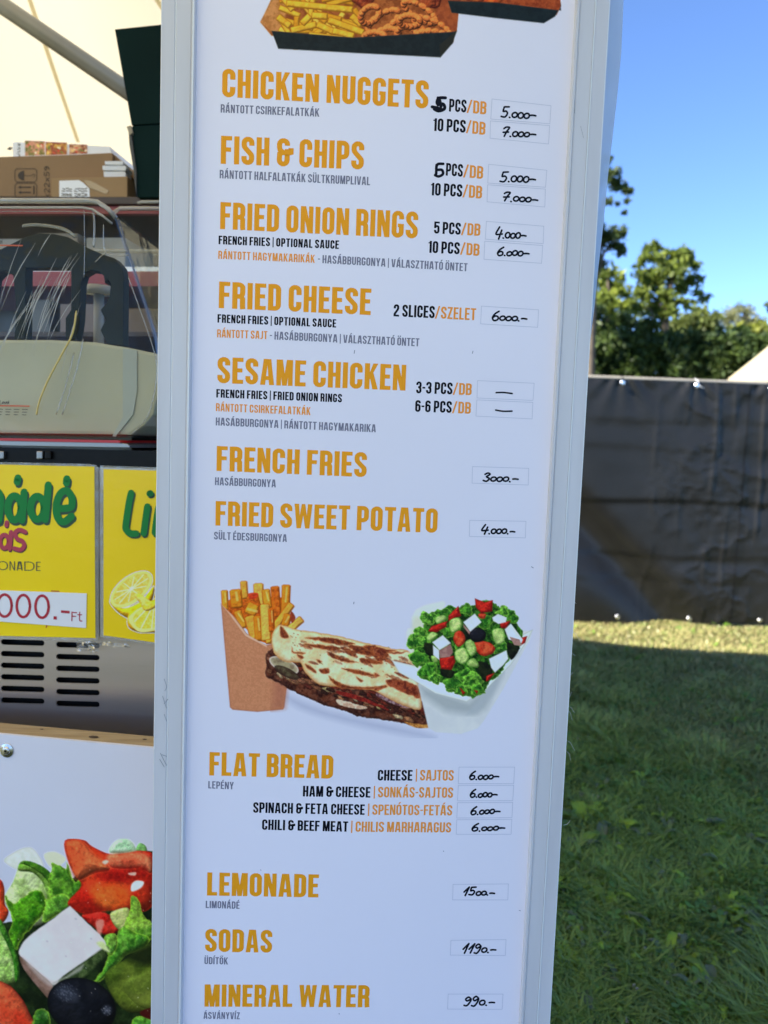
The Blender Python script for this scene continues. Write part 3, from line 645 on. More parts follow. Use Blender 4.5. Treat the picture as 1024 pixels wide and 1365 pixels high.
top = [Z3(380, 390), Z3(410, 345), Z3(440, 340), Z3(520, 365), Z3(620, 380), Z3(760, 405), Z3(900, 440), Z3(1024, 465), Z4(90, 470), Z4(190, 485), Z4(215, 560), Z4(245, 700), Z4(252, 798), Z4(180, 790), Z4(80, 745), Z4(0, 700),
       Z3(960, 700), Z3(860, 690), Z3(760, 680), Z3(660, 670), Z3(600, 640), Z3(555, 590), Z3(530, 545), Z3(460, 545), Z3(400, 505), Z3(380, 450)]
p.shape(top, (232, 214, 182), c2=(218, 190, 146), edge=(196, 130, 70), ew=1.6, ns=12, amp=12, R=6, depth=.5, warp=1.0)
for q in [[(430, 345), (470, 400), (450, 415), (425, 400)], [(560, 410), (700, 410), (830, 440), (760, 450), (650, 430)], [(560, 440), (700, 455), (770, 470), (700, 480), (600, 460)], [(800, 450), (900, 460), (1010, 490), (1000, 520), (880, 505), (820, 480)],
          [(520, 500), (552, 515), (545, 530), (525, 520)], [(565, 550), (620, 590), (615, 605), (570, 575)], [(700, 505), (780, 525), (850, 545), (760, 540)], [(760, 575), (850, 585), (960, 620), (860, 612), (800, 595)],
          [(690, 620), (760, 660), (880, 680), (1000, 670), (990, 690), (850, 690), (740, 680)], [(640, 580), (690, 580), (690, 605), (650, 605)], [(865, 520), (980, 540), (960, 555), (870, 545)], [(880, 455), (940, 450), (960, 480), (900, 480)], [(620, 530), (650, 535), (640, 550)], [(840, 625), (875, 640), (865, 655)], [(490, 460), (500, 485), (560, 490), (545, 500), (490, 492)]]:
    p.shape([Z3(*a) for a in q], (134, 62, 34), c2=(86, 34, 24), soft=1.1, warp=1.4, ws=5, amp=18, ns=4, edge=(176, 100, 54), ew=1.0)
for q in [[(60, 640), (120, 635), (200, 655), (243, 690), (246, 740), (180, 720), (110, 690), (70, 670)], [(0, 460), (60, 470), (120, 480), (60, 500), (40, 545), (0, 520)], [(0, 600), (30, 620), (0, 625)], [(60, 490), (180, 485), (120, 500)], [(0, 680), (40, 690), (0, 700)]]:
    p.shape([Z4(*a) for a in q], (140, 64, 40), c2=(92, 36, 26), soft=1.1, warp=1.5, ws=5, amp=18, ns=4, edge=(190, 112, 66), ew=1.0)
for i in range(52):
    t = fp.uniform(0, 1); x = 400 + 150 * t; y = 853 + 26 * t + fp.uniform(-6, 34)
    if i % 2: y = 858 + 26 * t + fp.uniform(-5, 8); x = 440 + 110 * t
    L = fp.uniform(3, 10); p.ellipse(x, y, L, L * fp.uniform(.16, .34), fp.uniform(8, 28), (150, 76, 44), c2=(84, 36, 26), soft=1.0, alpha=fp.uniform(.5, .95), amp=14, ns=2.5, warp=1.6, ws=4)
for i in range(70):
    x = rng.uniform(385, 560); y = 850 + (x - 385) * .16 + rng.uniform(-12, 34)
    p.ellipse(x, y, rng.uniform(.5, 1.6), rng.uniform(.4, .9), rng.uniform(0, 60), (170, 108, 60) if rng.random() < .6 else (120, 110, 60), soft=.5, alpha=.7, amp=4)
# salad cone: paper
p.shape([Z4(*a) for a in [(180, 360), (185, 480), (220, 560), (300, 640), (200, 300), (350, 215), (380, 240), (300, 380)]], (214, 218, 214), soft=1.5, amp=2, alpha=.7)
p.shape([Z4(*a) for a in [(235, 665), (290, 900), (330, 925), (470, 935), (560, 905), (590, 870), (700, 690), (845, 420), (860, 370), (800, 375), (560, 560), (400, 560)]], (198, 205, 216), c2=(190, 197, 210), soft=.8, amp=2, smooth=False, ns=30)
p.shape([Z4(*a) for a in [(238, 668), (510, 760), (700, 600), (600, 800), (540, 830), (380, 810), (262, 730)]], (142, 152, 162), soft=6, amp=2, smooth=False, alpha=.75)
p.shape([Z4(*a) for a in [(590, 710), (640, 650), (700, 590), (640, 720), (560, 820), (500, 830)]], (160, 170, 184), soft=3, amp=2, smooth=False, alpha=.9)
p.shape([Z4(*a) for a in [(92, 535), (120, 540), (250, 570), (400, 640), (530, 740), (500, 760), (330, 715), (230, 655), (130, 600)]], (226, 230, 236), edge=(170, 178, 184), ew=1.2, soft=.7, amp=2, smooth=False)
p.shape([Z4(*a) for a in [(862, 365), (830, 430), (740, 560), (640, 660), (575, 730), (590, 690), (700, 540), (790, 400)]], (226, 230, 236), edge=(160, 172, 176), ew=1.2, soft=.7, amp=2, smooth=False)
p.shape([Z4(*a) for a in [(215, 300), (280, 330), (230, 460), (225, 560), (200, 540), (195, 400)]], (190, 200, 176), soft=3, amp=4, alpha=.6)
# lettuce bed
lett = [(205, 430), (215, 385), (260, 370), (270, 310), (330, 265), (370, 260), (400, 235), (450, 250), (490, 230), (540, 235), (580, 215), (640, 210), (680, 250), (730, 250), (760, 300), (800, 380), (800, 440), (740, 520), (690, 600), (640, 640), (600, 700), (540, 735), (480, 720), (390, 700), (380, 660), (310, 655), (240, 620), (250, 570), (205, 550), (215, 500)]
p.shape([Z4(*a) for a in lett], (50, 104, 28), c2=(14, 40, 12), edge=(84, 150, 46), ew=1.6, R=4, amp=24, ns=4, warp=3.2, ws=7, soft=.6)
def leaf(cx, cy, r, n_, c, c2, seed):
    q = np.random.default_rng(seed); P = []
    for t in np.linspace(0, 2 * math.pi, n_, endpoint=False): rr = r * (1 + q.uniform(-.35, .3)); P.append((cx + rr * math.cos(t) * 1.2, cy + rr * math.sin(t)))
    p.shape(P, c, c2=c2, edge=(136, 196, 70), ew=.9, R=3, amp=18, ns=4, warp=1.5, ws=4, soft=.5)
for i, (a, b, r) in enumerate([(240, 430, 12), (240, 520, 11), (290, 590, 12), (330, 630, 8), (430, 660, 11), (480, 620, 10), (540, 640, 12), (470, 700, 7), (560, 690, 8), (300, 300, 9), (370, 290, 9), (500, 260, 8), (700, 280, 9), (740, 300, 8), (600, 320, 9), (680, 470, 9), (400, 380, 9), (380, 470, 8), (250, 380, 8), (480, 460, 8)]):
    leaf(*Z4(a, b), r, 11, (74, 140, 40) if i % 3 else (104, 164, 56), (30, 80, 24), i)
def chunk(q, c, c2=None, edge=None, R=3, **k): p.shape([Z4(*a) for a in q], c, c2=c2, edge=edge, R=R, soft=.6, **k)
DK = (18, 30, 14)
for q in [[(270, 440), (320, 450), (330, 510), (280, 500)], [(560, 540), (630, 560), (640, 620), (600, 650), (570, 600)], [(720, 440), (770, 450), (790, 470), (740, 530)], [(360, 580), (430, 590), (420, 630), (370, 620)], [(480, 370), (520, 380), (510, 440), (480, 420)]]:
    chunk(q, (26, 34, 18), (14, 18, 12), warp=1, amp=8)
RD, RD2 = (196, 40, 28), (150, 20, 18)
for q in [[(455, 235), (470, 290), (400, 325), (400, 290)], [(290, 375), (310, 345), (395, 318), (390, 350), (330, 385)], [(545, 195), (600, 215), (645, 205), (640, 265), (580, 280), (550, 240)], [(680, 330), (740, 315), (720, 360), (690, 360)], [(350, 520), (430, 508), (440, 540), (420, 585), (360, 580)],
          [(605, 620), (655, 600), (620, 645), (605, 650)], [(800, 410), (832, 402), (820, 440), (800, 450)], [(460, 680), (495, 710), (480, 722)], [(540, 695), (565, 700), (555, 718)]]:
    chunk(q, RD, RD2, edge=(120, 16, 14), R=4, hl=.5, amp=10, smooth=False, warp=.6)
for q in [[(440, 380), (470, 372), (495, 420), (460, 460), (430, 430)], [(535, 440), (600, 430), (645, 450), (650, 490), (590, 510), (550, 480)], [(565, 280), (605, 280), (600, 305), (570, 300)]]:
    chunk(q, (214, 84, 50), (188, 50, 30), edge=(150, 30, 20), R=4, hl=.3, amp=16, warp=1)
for q in [[(405, 320), (460, 300), (475, 350), (420, 385)], [(640, 370), (700, 362), (708, 430), (660, 445)], [(330, 300), (375, 285), (390, 310), (340, 335)], [(440, 480), (490, 465), (515, 520), (480, 555), (440, 530)], [(490, 440), (530, 420), (555, 480), (520, 510)], [(500, 545), (540, 520), (568, 565), (520, 570)],
          [(280, 410), (310, 378), (345, 395), (300, 430)], [(305, 510), (340, 512), (345, 540), (320, 545)]]:
    chunk(q, (190, 214, 136), (162, 196, 108), edge=(84, 140, 50), R=3, amp=8)
p.ellipse(*Z4(560, 395), 11.4, 9.5, 0, (24, 24, 34), edge=(10, 10, 14), R=6, amp=4, hl=.12)
def feta(q, side=None):
    chunk(q, (226, 226, 240), (214, 214, 228), edge=(196, 196, 210), R=0, amp=5, smooth=False)
    if side: chunk(side, (158, 120, 116), (136, 96, 96), R=0, amp=6, smooth=False)
feta([(482, 325), (545, 278), (582, 325), (520, 378)], [(482, 335), (520, 378), (515, 392), (484, 352)])
feta([(312, 435), (370, 396), (415, 440), (352, 478)]); feta([(316, 450), (350, 478), (352, 532), (318, 505)], [(350, 480), (414, 444), (426, 490), (408, 515), (356, 520)])
feta([(640, 300), (672, 280), (720, 300), (715, 325), (675, 335), (645, 318)]); feta([(708, 365), (742, 332), (808, 420), (800, 440), (730, 420)], [(735, 405), (790, 420), (800, 455), (760, 450)])
feta([(622, 525), (718, 478), (728, 525), (700, 560), (655, 600), (635, 575)])
p.detail(8, g=.7)
o = p.finish('food_picture', PS, panel, M_print); o['label'] = 'printed fries in a brown cup, a filled flat bread and a salad in a paper cone'

# trays at the top
p = Paint(338, -70, 762, 82)
Z6 = lambda x, y: (480 + x * .332, y * .332)
Z5 = lambda x, y: (200 + x * .293, y * .293)
def tray(pts_in, pts_front, dy):
    p.shape(pts_in, (150, 84, 44), c2=(120, 62, 30), edge=(200, 160, 110), ew=.8, amp=8, smooth=False)
tray([(347, 30), (375, -30), (420, -66), (590, -66), (612, 10), (609, 42), (600, 56), (362, 48)], None, 0)
p.shape([(347, 29), (374, -20), (384, 10), (374, 44), (362, 42)], (182, 126, 78), c2=(160, 104, 58), amp=7, smooth=False)
p.shape([(590, -30), (612, 10), (609, 42), (590, 54), (580, 20)], (148, 74, 40), c2=(128, 60, 34), amp=7, smooth=False)
rs = np.random.default_rng(5)
for i in range(46):
    x = rs.uniform(375, 480); y = rs.uniform(-50, 44) + (x - 375) * .04; a = rs.normal(.25, .75); L = rs.uniform(22, 46)
    cc = [(226, 176, 58), (212, 156, 44), (236, 190, 80), (200, 140, 36)][i % 4]
    p.bar(max(372, x - L / 2 * math.cos(a)), y - L / 2 * math.sin(a), x + L / 2 * math.cos(a), min(50, y + L / 2 * math.sin(a)), 8, cc, edge=(150, 92, 16), ew=1.2, R=3.2, amp=8)
for (a, b, c, d) in [(620, 15, 925, 45), (580, 75, 640, 120), (640, 140, 760, 110), (735, 70, 810, 75), (760, 110, 900, 175), (810, 90, 975, 150), (830, 140, 930, 165), (720, 160, 880, 180), (690, 110, 730, 70), (915, 70, 965, 115)]:
    x0, y0 = Z5(a, b); x1, y1 = Z5(c, d); p.bar(x0, y0, x1, y1, 9.5, (228, 180, 60), c2=(216, 160, 46), edge=(150, 92, 16), ew=1.2, R=3.5, amp=8)
for i in range(16):
    p.ellipse(rs.uniform(470, 580), rs.uniform(-60, 5), rs.uniform(12, 20), rs.uniform(9, 13), rs.uniform(0, 90), (150, 66, 34), c2=(110, 36, 24), edge=(80, 26, 16), ew=1.5, R=6, amp=20, warp=2.5, ws=6, hl=.3)
def ring(cx, cy, rx, ry, rot, w_, c):
    r = math.radians(rot); P = [(cx + rx * math.cos(t) * math.cos(r) - ry * math.sin(t) * math.sin(r), cy + rx * math.cos(t) * math.sin(r) + ry * math.sin(t) * math.cos(r)) for t in np.linspace(0, 2 * math.pi, 15)]
    for a, b in zip(P[:-1], P[1:]): p.ellipse((a[0] + b[0]) / 2, (a[1] + b[1]) / 2, max(w_ * .62, math.hypot(a[0] - b[0], a[1] - b[1]) * .62), w_ / 2, math.degrees(math.atan2(b[1] - a[1], b[0] - a[0])), c, R=w_ * .5, amp=16, ns=2.4, depth=1.2)
for (a, b, rx, ry, rot) in [(95, 85, 24, 10, -32), (110, 140, 16, 8, -10), (190, 140, 14, 11, 20), (240, 50, 25, 9, 32), (290, 110, 26, 9, 25), (200, 85, 14, 8, 0), (300, 150, 22, 8, 10), (60, 150, 14, 7, 0), (40, 60, 14, 10, -40)]:
    x, y = Z6(a, b); ring(x, y, rx, ry, rot, 9, (214, 112, 56))
p.shape([(362, 41), (470, 50), (609, 42), (603, 58), (587, 76.5), (480, 71), (371, 65)], (24, 34, 40), c2=(20, 28, 34), edge=(60, 60, 60), ew=.5, amp=2, smooth=False)
p.shape([(609, 40), (603, 58), (587, 76.5), (586, 60)], (34, 36, 34), amp=2, smooth=False)
# second tray
p.shape([(592, -60), (740, -60), (748, 8), (742, 20), (600, 6)], (150, 70, 36), c2=(120, 50, 26), amp=10, smooth=False)
for i in range(16): p.ellipse(rs.uniform(620, 735), rs.uniform(-50, 4), rs.uniform(12, 20), rs.uniform(7, 11), rs.uniform(-20, 40), (200, 96, 34), c2=(176, 66, 26), edge=(110, 40, 14), ew=1.4, R=6, amp=14, warp=1.5, hl=.2)
p.shape([(597, 1), (660, 3), (748, 14), (747, 4), (748, 8), (740, 22), (725, 31), (660, 24), (602, 17)], (22, 34, 40), c2=(18, 28, 34), edge=(50, 50, 50), ew=.5, amp=2, smooth=False)
o = p.finish('food_picture', PS, panel, M_print); o['label'] = 'printed black trays of fries, nuggets and onion rings'

# clear film working loose at the right edge
M_film = sheet_mat('milky_loose_film', (0.78, 0.84, 0.92), transl=.5, clear=.08, rough=.3, noise=.12, scale=9)
edgeR = [(836, -8), (833, 60), (827, 120), (821, 175), (815, 230), (809, 290), (801, 355), (796, 410), (790, 460), (784, 510), (780, 560), (774, 640), (768, 720), (764, 800), (760, 900), (756, 1000), (750, 1100)]
V, Fc = [], []
for i, (x, y) in enumerate(edgeR):
    u0, z0 = PS.uv(PS.at(x, y)); 
    for j in range(5):
        t = j / 4; u = UR + .0006 + (u0 - UR) * t if u0 > UR else UR + .0006 + .001 * t
        V.append(PS.pt(u, z0, .004 - .018 * t + .0015 * math.sin(i * 1.7 + j)))
for i in range(len(edgeR) - 1):
    for j in range(4): Fc.append((i * 5 + j, i * 5 + j + 1, (i + 1) * 5 + j + 1, (i + 1) * 5 + j))
mesh('loose_film', V, Fc, M_film, board, smooth=True)
M_thread = mat('white_thread', (.7, .7, .68), rough=.7)
for (x, y, dx, dy) in [(757, 940, 8, 9), (757, 945, 5, 14), (759, 900, 4, -5), (760, 870, 6, 3), (762, 840, 9, 12), (755, 985, 10, 14), (756, 1000, 4, 12), (763, 800, 4, 4), (753, 1100, 6, -8), (758, 930, 3, -9)]:
    tube('frayed_thread', [PS.at(x - 2, y, 0), PS.at(x + dx * .5, y + dy * .3, .002), PS.at(x + dx, y + dy, 0.004)], .00022, M_thread, board, n=4)
# ================================================================== THE STALL TENT (shades the board, glows from the sun)
M_canopy = sheet_mat('cream_tent_canvas', (0.70, 0.62, 0.43), transl=.50, rough=.6, noise=.04, scale=1.5)
M_seam = sheet_mat('canvas_seam', (0.88, 0.82, 0.68), transl=.80, rough=.7, noise=.05)
tent = empty('market_tent', (-2.6, 1.0, 0), 'cream canvas stall tent with grey brace above the boxes', 'tent')
XA, XB, YF, YR, YB, ZE, ZR = -5.6, 0.32, -2.6, 1.0, 4.45, 2.74, 3.9
def roof_z(x, y, xr=-2.6):
    if y >= YR: z = ZR - (y - YR) * (ZR - ZE) / (YB - YR)
    else: z = ZR - (YR - y) * (ZR - ZE) / (YR - YF)
    return z
V, Fc = [], []; nx, ny = 40, 50
for j in range(ny + 1):
    y = YF + (YB - YF) * j / ny
    for i in range(nx + 1):
        x = XA + (XB - XA) * i / nx
        y = YF + (YB - .25 + .45 * math.exp(-((x + 1.95) / .5) ** 2) + .03 * math.sin(x * 5) - YF) * j / ny  # unseen back edge, bulged and waved to shape its shadow on the lawn
        sag = -.05 * math.sin(math.pi * ((x - XA) / 1.48 % 1)) * math.sin(math.pi * min(1, max(0, (y - YR) / (YB - YR))) if y > YR else 0)
        V.append((x, y, roof_z(x, y) + sag))
for j in range(ny):
    for i in range(nx): a = j * (nx + 1) + i; Fc.append((a, a + 1, a + nx + 2, a + nx + 1))
mesh('canopy', V, Fc, M_canopy, tent, smooth=True)
def wavy_wall(name, x0, y0, x1, y1, zt, zb, n=40):
    V, Fc = [], []
    dx, dy = x1 - x0, y1 - y0; L = math.hypot(dx, dy)
    for i in range(n + 1):
        t = i / n; o_ = .012 * math.sin(t * L * 9) + .01 * math.sin(t * L * 23 + 1)
        for z in (zt, (zt + zb) / 2, zb): V.append((x0 + dx * t - dy / L * o_, y0 + dy * t + dx / L * o_, z))
    for i in range(n):
        for j in range(2): Fc.append((i * 3 + j, i * 3 + j + 1, i * 3 + j + 4, i * 3 + j + 3))
    return mesh(name, V, Fc, M_canopy, tent, smooth=True)
wavy_wall('back_wall', XA, YB - .30, XB, YB - .30, ZE + .08, 0.02)
wavy_wall('side_wall', XA, YR + .1, XA, YB - .02, ZE, 0.02)
# valances: scalloped hanging strips
for (x0, y0, x1, y1, zf) in ((XB, YF, XB, YB, None),):
    V, Fc = [], []; n = 90
    for i in range(n + 1):
        y = y0 + (y1 - y0) * i / n; z = roof_z(0, y); V += [(x0, y, z), (x0 + .004, y, z - .16 - .06 * abs(math.sin(i * math.pi / 9)))]
    for i in range(n): Fc.append((2 * i, 2 * i + 1, 2 * i + 3, 2 * i + 2))
    mesh('valance', V, Fc, M_canopy, tent)
for x in (XA + .05, -2.7, XB - .06):
    for y in (YF + .05, YB - .08):
        tube('tent_pole', [(x, y, 0), (x, y, ZE - .02)], .028, M_alu, tent, ridges=.06)
# roof seams and the brace, placed where the roof is seen
def roof_pt(px, py, dz=0.0):
    d = ray(px, py); k = (ZR - ZE) / (YB - YR); t = (ZR + k * YR - CAM[2] + dz) / (d[2] + k * d[1]); return CAM + d * t
for a, b in (((30, -30), (104, 188)), ((170, -60), (222, 18)), ((-60, -40), (-10, 190))):
    A, B = roof_pt(*a, dz=-.055), roof_pt(*b, dz=-.055); s_ = Vector(B - A).normalized().cross(Vector((0, .28, .96))) * .008
    V = [Vector(A) - s_, Vector(A) + s_, Vector(B) + s_, Vector(B) - s_]
    V += [v - Vector((0, 0, .006)) for v in V]
    mesh('roof_seam', V, [(0, 1, 2, 3), (7, 6, 5, 4), (0, 4, 5, 1), (1, 5, 6, 2), (2, 6, 7, 3), (3, 7, 4, 0)], M_seam, tent)
PB = Plane(80, 60, 2.3, -8)
tube('brace', [PB.at(-260, -172), PB.at(230, 162)], .0225, M_alu, tent, n=24, ridges=.07)

# ================================================================== COUNTER
PC = Plane(207, 1000, 1.20, -7.9)
M_counter = mat('white_counter_board', (0.74, 0.72, 0.78), rough=.3, noise=.02, scale=3)
cc_ = PC.at(0, 1200); counter = empty('stall_counter', (cc_[0], cc_[1] + .1, 0), 'white stall counter with a large salad print and a pale wooden top edge', 'counter')
A = PC.at(-260, 955); B = PC.at(330, 1008.5)
def wall_board(nm, P0, P1, z0a, z0b, z1, t, m, par, off=0):
    n = PC.n; V = [P0 * [1, 1, 0] + [0, 0, z1], P1 * [1, 1, 0] + [0, 0, z1], P1 * [1, 1, 0] + [0, 0, z0b], P0 * [1, 1, 0] + [0, 0, z0a]]
    V = [np.array(v) + n * off for v in V]; V += [v - n * t for v in V]
    return mesh(nm, V, [(0, 1, 2, 3), (7, 6, 5, 4), (0, 4, 5, 1), (1, 5, 6, 2), (2, 6, 7, 3), (3, 7, 4, 0)], m, par)
wall_board('front_board', A, B, A[2], B[2], 0.05, .006, M_counter, counter)
# wooden lath whose top shows behind the board
n_ = PC.n
V = []
for P_ in (A, B):
    for (t, dz) in ((.0075, -.001), (.046, .0), (.046, -.05), (.0075, -.05)): V.append(P_ - n_ * t + np.array([0, 0, dz]))
mesh('wooden_ledge', V, [(0, 1, 2, 3), (4, 7, 6, 5), (0, 4, 5, 1), (1, 5, 6, 2), (2, 6, 7, 3), (3, 7, 4, 0)], M_wood, counter)
M_knot = mat('dark_knot', (0.07, 0.045, 0.025), rough=.7)
kc = PC.at(116, 976.5); V = [kc - n_ * .024 + PC.h * (.0075 * math.cos(a)) + n_ * (.004 * math.sin(a)) + np.array([0, 0, .0035 + 0 * a]) for a in np.linspace(0, 2 * math.pi, 13)[:-1]]
def lathtop(px, dep):   # height of the lath top at a picture column
    P_ = PC.at(px, 975); t = ((P_ - A) @ PC.h) / ((B - A) @ PC.h); return (A + (B - A) * t)
for px, dep, rx, ry, in ((116, .022, .0085, .0045), (40, .034, .003, .002), (182, .03, .004, .0022)):
    c0 = lathtop(px, 0) - n_ * dep + np.array([0, 0, .0006])
    mesh('knot', [c0 + PC.h * (rx * math.cos(a) * (1 + .15 * math.sin(3 * a))) + n_ * (ry * math.sin(a)) + np.array([0, 0, (B - A)[2] / ((B - A) @ PC.h) * rx * math.cos(a)]) for a in np.linspace(0, 2 * math.pi, 13)[:-1]], [tuple(range(12))], M_knot, counter)
# counter carcass behind
M_dark = mat('dark_laminate', (0.02, 0.02, 0.022), rough=.5, noise=.2, scale=8)
c1 = (A + B) / 2 - n_ * .48; box('counter_top', (c1[0], c1[1], .875), (1.35, .86, .03), M_dark, counter, yaw=-7.9)
for sx in (-.6, .6):
    for sy in (-.36, .36): q = c1 + PC.h * sx + n_ * sy; box('leg', (q[0], q[1], .43), (.05, .05, .86), M_alu, counter, yaw=-7.9)
# screw with washer
sc_ = PC.at(9.5, 1000)
def disc(name, c, pl, r0, prof_, m, par, n=28):
    V = []; Fc = []
    for rr, hh in prof_:
        for k in range(n):
            a = 2 * math.pi * k / n; V.append(c + pl.h * (rr * math.cos(a)) + np.array([0, 0, rr * math.sin(a)]) + pl.n * hh)
    for i in range(len(prof_) - 1):
        for k in range(n): Fc.append((i * n + k, i * n + (k + 1) % n, (i + 1) * n + (k + 1) % n, (i + 1) * n + k))
    Fc.append(tuple(range((len(prof_) - 1) * n, len(prof_) * n)))
    return mesh(name, V, Fc, m, par, smooth=True)
disc('washer', sc_, PC, 0, [(.0122, 0), (.0122, .0012), (.0115, .0018), (.0075, .0016), (.0070, .0022)], M_steel, counter)
disc('screw_head', sc_, PC, 0, [(.0070, .0018), (.0066, .0036), (.0048, .0046), (.0028, .0048)], M_steel, counter)
mesh('screw_recess', [sc_ + PC.n * .0050 + PC.h * (a * .0021) + np.array([0, 0, b * .0021]) for a, b in ((-1, -.7), (.8, -1), (1, .8), (-.8, 1))], [(0, 1, 2, 3)], M_blackplastic, counter)

# salad print on the counter
p = Paint(-16, 1118, 214, 1372, k=1.3)
Z = lambda x, y: (x * .293, 970 + y * .293)
def C(q, c, c2=None, **k):
    k.setdefault('soft', .8); p.shape([Z(*a) for a in q], c, c2=c2, **k)
C([(-60, 900), (60, 880), (230, 760), (420, 620), (560, 560), (730, 560), (730, 1400), (-60, 1400)], (28, 44, 20), (14, 24, 12), amp=10, smooth=False, ns=14, warp=2)
C([(20, 610), (60, 570), (120, 545), (160, 560), (200, 640), (120, 660)], (206, 212, 214), (192, 204, 196), alpha=.8, amp=4, edge=(170, 180, 160), ew=.8)
C([(500, 570), (520, 520), (570, 503), (610, 530), (615, 575)], (150, 196, 160), (174, 206, 180), R=8, amp=6, edge=(190, 214, 200))
C([(620, 560), (635, 525), (665, 540), (665, 575)], (110, 166, 96), R=5, amp=8)
C([(200, 580), (250, 565), (300, 600), (240, 640)], (196, 204, 168), alpha=.7, amp=4)
# cucumber upper left
C([(20, 780), (60, 700), (95, 612), (140, 612), (210, 650), (250, 720), (250, 790), (200, 890), (120, 900), (60, 850)], (178, 196, 150), (150, 178, 108), ns=14, R=14, amp=9)
C([(95, 612), (140, 610), (215, 648), (262, 720), (270, 800), (225, 880), (190, 880), (215, 800), (200, 715), (150, 660), (85, 650)], (92, 140, 44), (120, 160, 70), ns=8, R=8, amp=16)
C([(92, 615), (140, 609), (220, 650), (265, 725), (250, 735), (190, 668), (130, 630)], (44, 92, 22), (70, 120, 30), ns=6, R=3, amp=12)
# frilly lettuce
def frill(q, c, c2, hl=(150, 200, 60)):
    C(q, c, c2, R=9, amp=22, ns=11, warp=3, ws=10, edge=hl, ew=1.3)
frill([(235, 640), (240, 612), (300, 640), (310, 610), (340, 700), (380, 660), (390, 700), (370, 760), (340, 800), (260, 800), (220, 740)], (92, 146, 44), (46, 96, 24))
frill([(20, 770), (60, 800), (110, 770), (170, 740), (210, 780), (200, 850), (140, 910), (90, 980), (70, 1010), (40, 940), (60, 880)], (78, 142, 26), (40, 96, 16))
frill([(215, 780), (300, 760), (330, 820), (250, 860), (200, 880)], (96, 150, 50), (60, 110, 34))
# tomatoes
T1, T2 = (206, 58, 30), (174, 30, 20)
C([(296, 513), (380, 511), (420, 540), (500, 575), (580, 570), (640, 560), (700, 580), (720, 700), (700, 800), (640, 840), (500, 830), (400, 850), (330, 820), (310, 790), (370, 720), (340, 670), (308, 600)], T1, T2, R=26, ns=40, amp=7, edge=(150, 26, 16), ew=2)
C([(300, 520), (370, 518), (420, 570), (500, 640), (430, 660), (350, 690), (315, 610)], (214, 84, 48), (224, 110, 66), R=22, ns=26, amp=7, alpha=.9, soft=3)
C([(490, 580), (560, 572), (640, 565), (690, 600), (690, 660), (640, 640), (560, 640), (500, 630)], (216, 96, 66), (230, 140, 100), R=12, ns=16, amp=10, alpha=.85, soft=3)
C([(440, 660), (560, 650), (660, 630), (650, 690), (560, 700), (450, 690)], (150, 24, 18), (120, 14, 14), soft=4, alpha=.8, amp=6)
C([(430, 720), (540, 710), (600, 760), (560, 820), (470, 820), (420, 770)], (220, 92, 34), (236, 120, 50), soft=6, alpha=.75, amp=6, ns=24)
C([(320, 800), (380, 740), (420, 800), (480, 835), (400, 850), (330, 830)], (150, 24, 16), soft=4, alpha=.7, amp=6)
C([(598, 715), (620, 696), (655, 702), (640, 730), (600, 745)], (232, 222, 226), soft=1, amp=8)
C([(465, 612), (480, 602), (495, 608), (480, 622)], (236, 190, 176), soft=1); C([(585, 662), (618, 658), (615, 672), (590, 670)], (226, 170, 160), soft=1)
C([(372, 858), (420, 845), (480, 840), (530, 880), (548, 920), (510, 942), (470, 940), (430, 910)], (200, 44, 34), (160, 26, 22), R=8, ns=12, amp=16, warp=1.2)
C([(440, 880), (470, 875), (470, 900), (450, 960), (440, 930)], (226, 140, 130), soft=1.4, alpha=.8, warp=1.5)
C([(-60, 690), (0, 690), (20, 730), (22, 800), (40, 840), (10, 890), (-60, 900)], (214, 70, 34), (190, 44, 24), R=10, ns=14, amp=8)
C([(500, 850), (560, 820), (590, 830), (590, 900), (540, 920)], (176, 184, 120), (150, 170, 90), R=6, amp=8)
# right leaves
frill([(600, 762), (640, 800), (650, 850), (690, 890), (720, 940), (660, 980), (600, 960), (560, 930), (575, 870), (590, 820)], (126, 168, 62), (70, 120, 34))
frill([(440, 1140), (480, 1080), (520, 960), (560, 905), (620, 930), (680, 960), (660, 1000), (580, 1030), (520, 1090), (460, 1150), (430, 1150)], (90, 150, 50), (48, 104, 30))
frill([(480, 950), (520, 940), (540, 990), (500, 1040), (470, 1000)], (110, 160, 60), (60, 120, 40))
C([(480, 1120), (560, 1060), (640, 1010), (730, 980), (730, 1280), (640, 1300), (560, 1280), (500, 1200)], (86, 104, 34), (60, 80, 24), R=16, ns=22, amp=7)
C([(560, 1180), (620, 1120), (730, 1100), (730, 1260), (640, 1270)], (112, 128, 52), (90, 110, 40), R=10, ns=18, amp=8, soft=4, alpha=.8)
C([(560, 1040), (640, 1000), (730, 970), (730, 1060), (640, 1080)], (16, 24, 12), soft=6, alpha=.85, amp=3)
# cucumber at the left edge
C([(-60, 860), (0, 872), (40, 950), (75, 1040), (88, 1120), (60, 1165), (-60, 1150)], (140, 184, 90), (166, 200, 120), R=14, ns=10, amp=12)
C([(0, 870), (40, 945), (78, 1035), (88, 1120), (70, 1160), (60, 1060), (30, 980), (0, 920)], (40, 96, 24), (70, 130, 40), R=4, ns=5, amp=16)
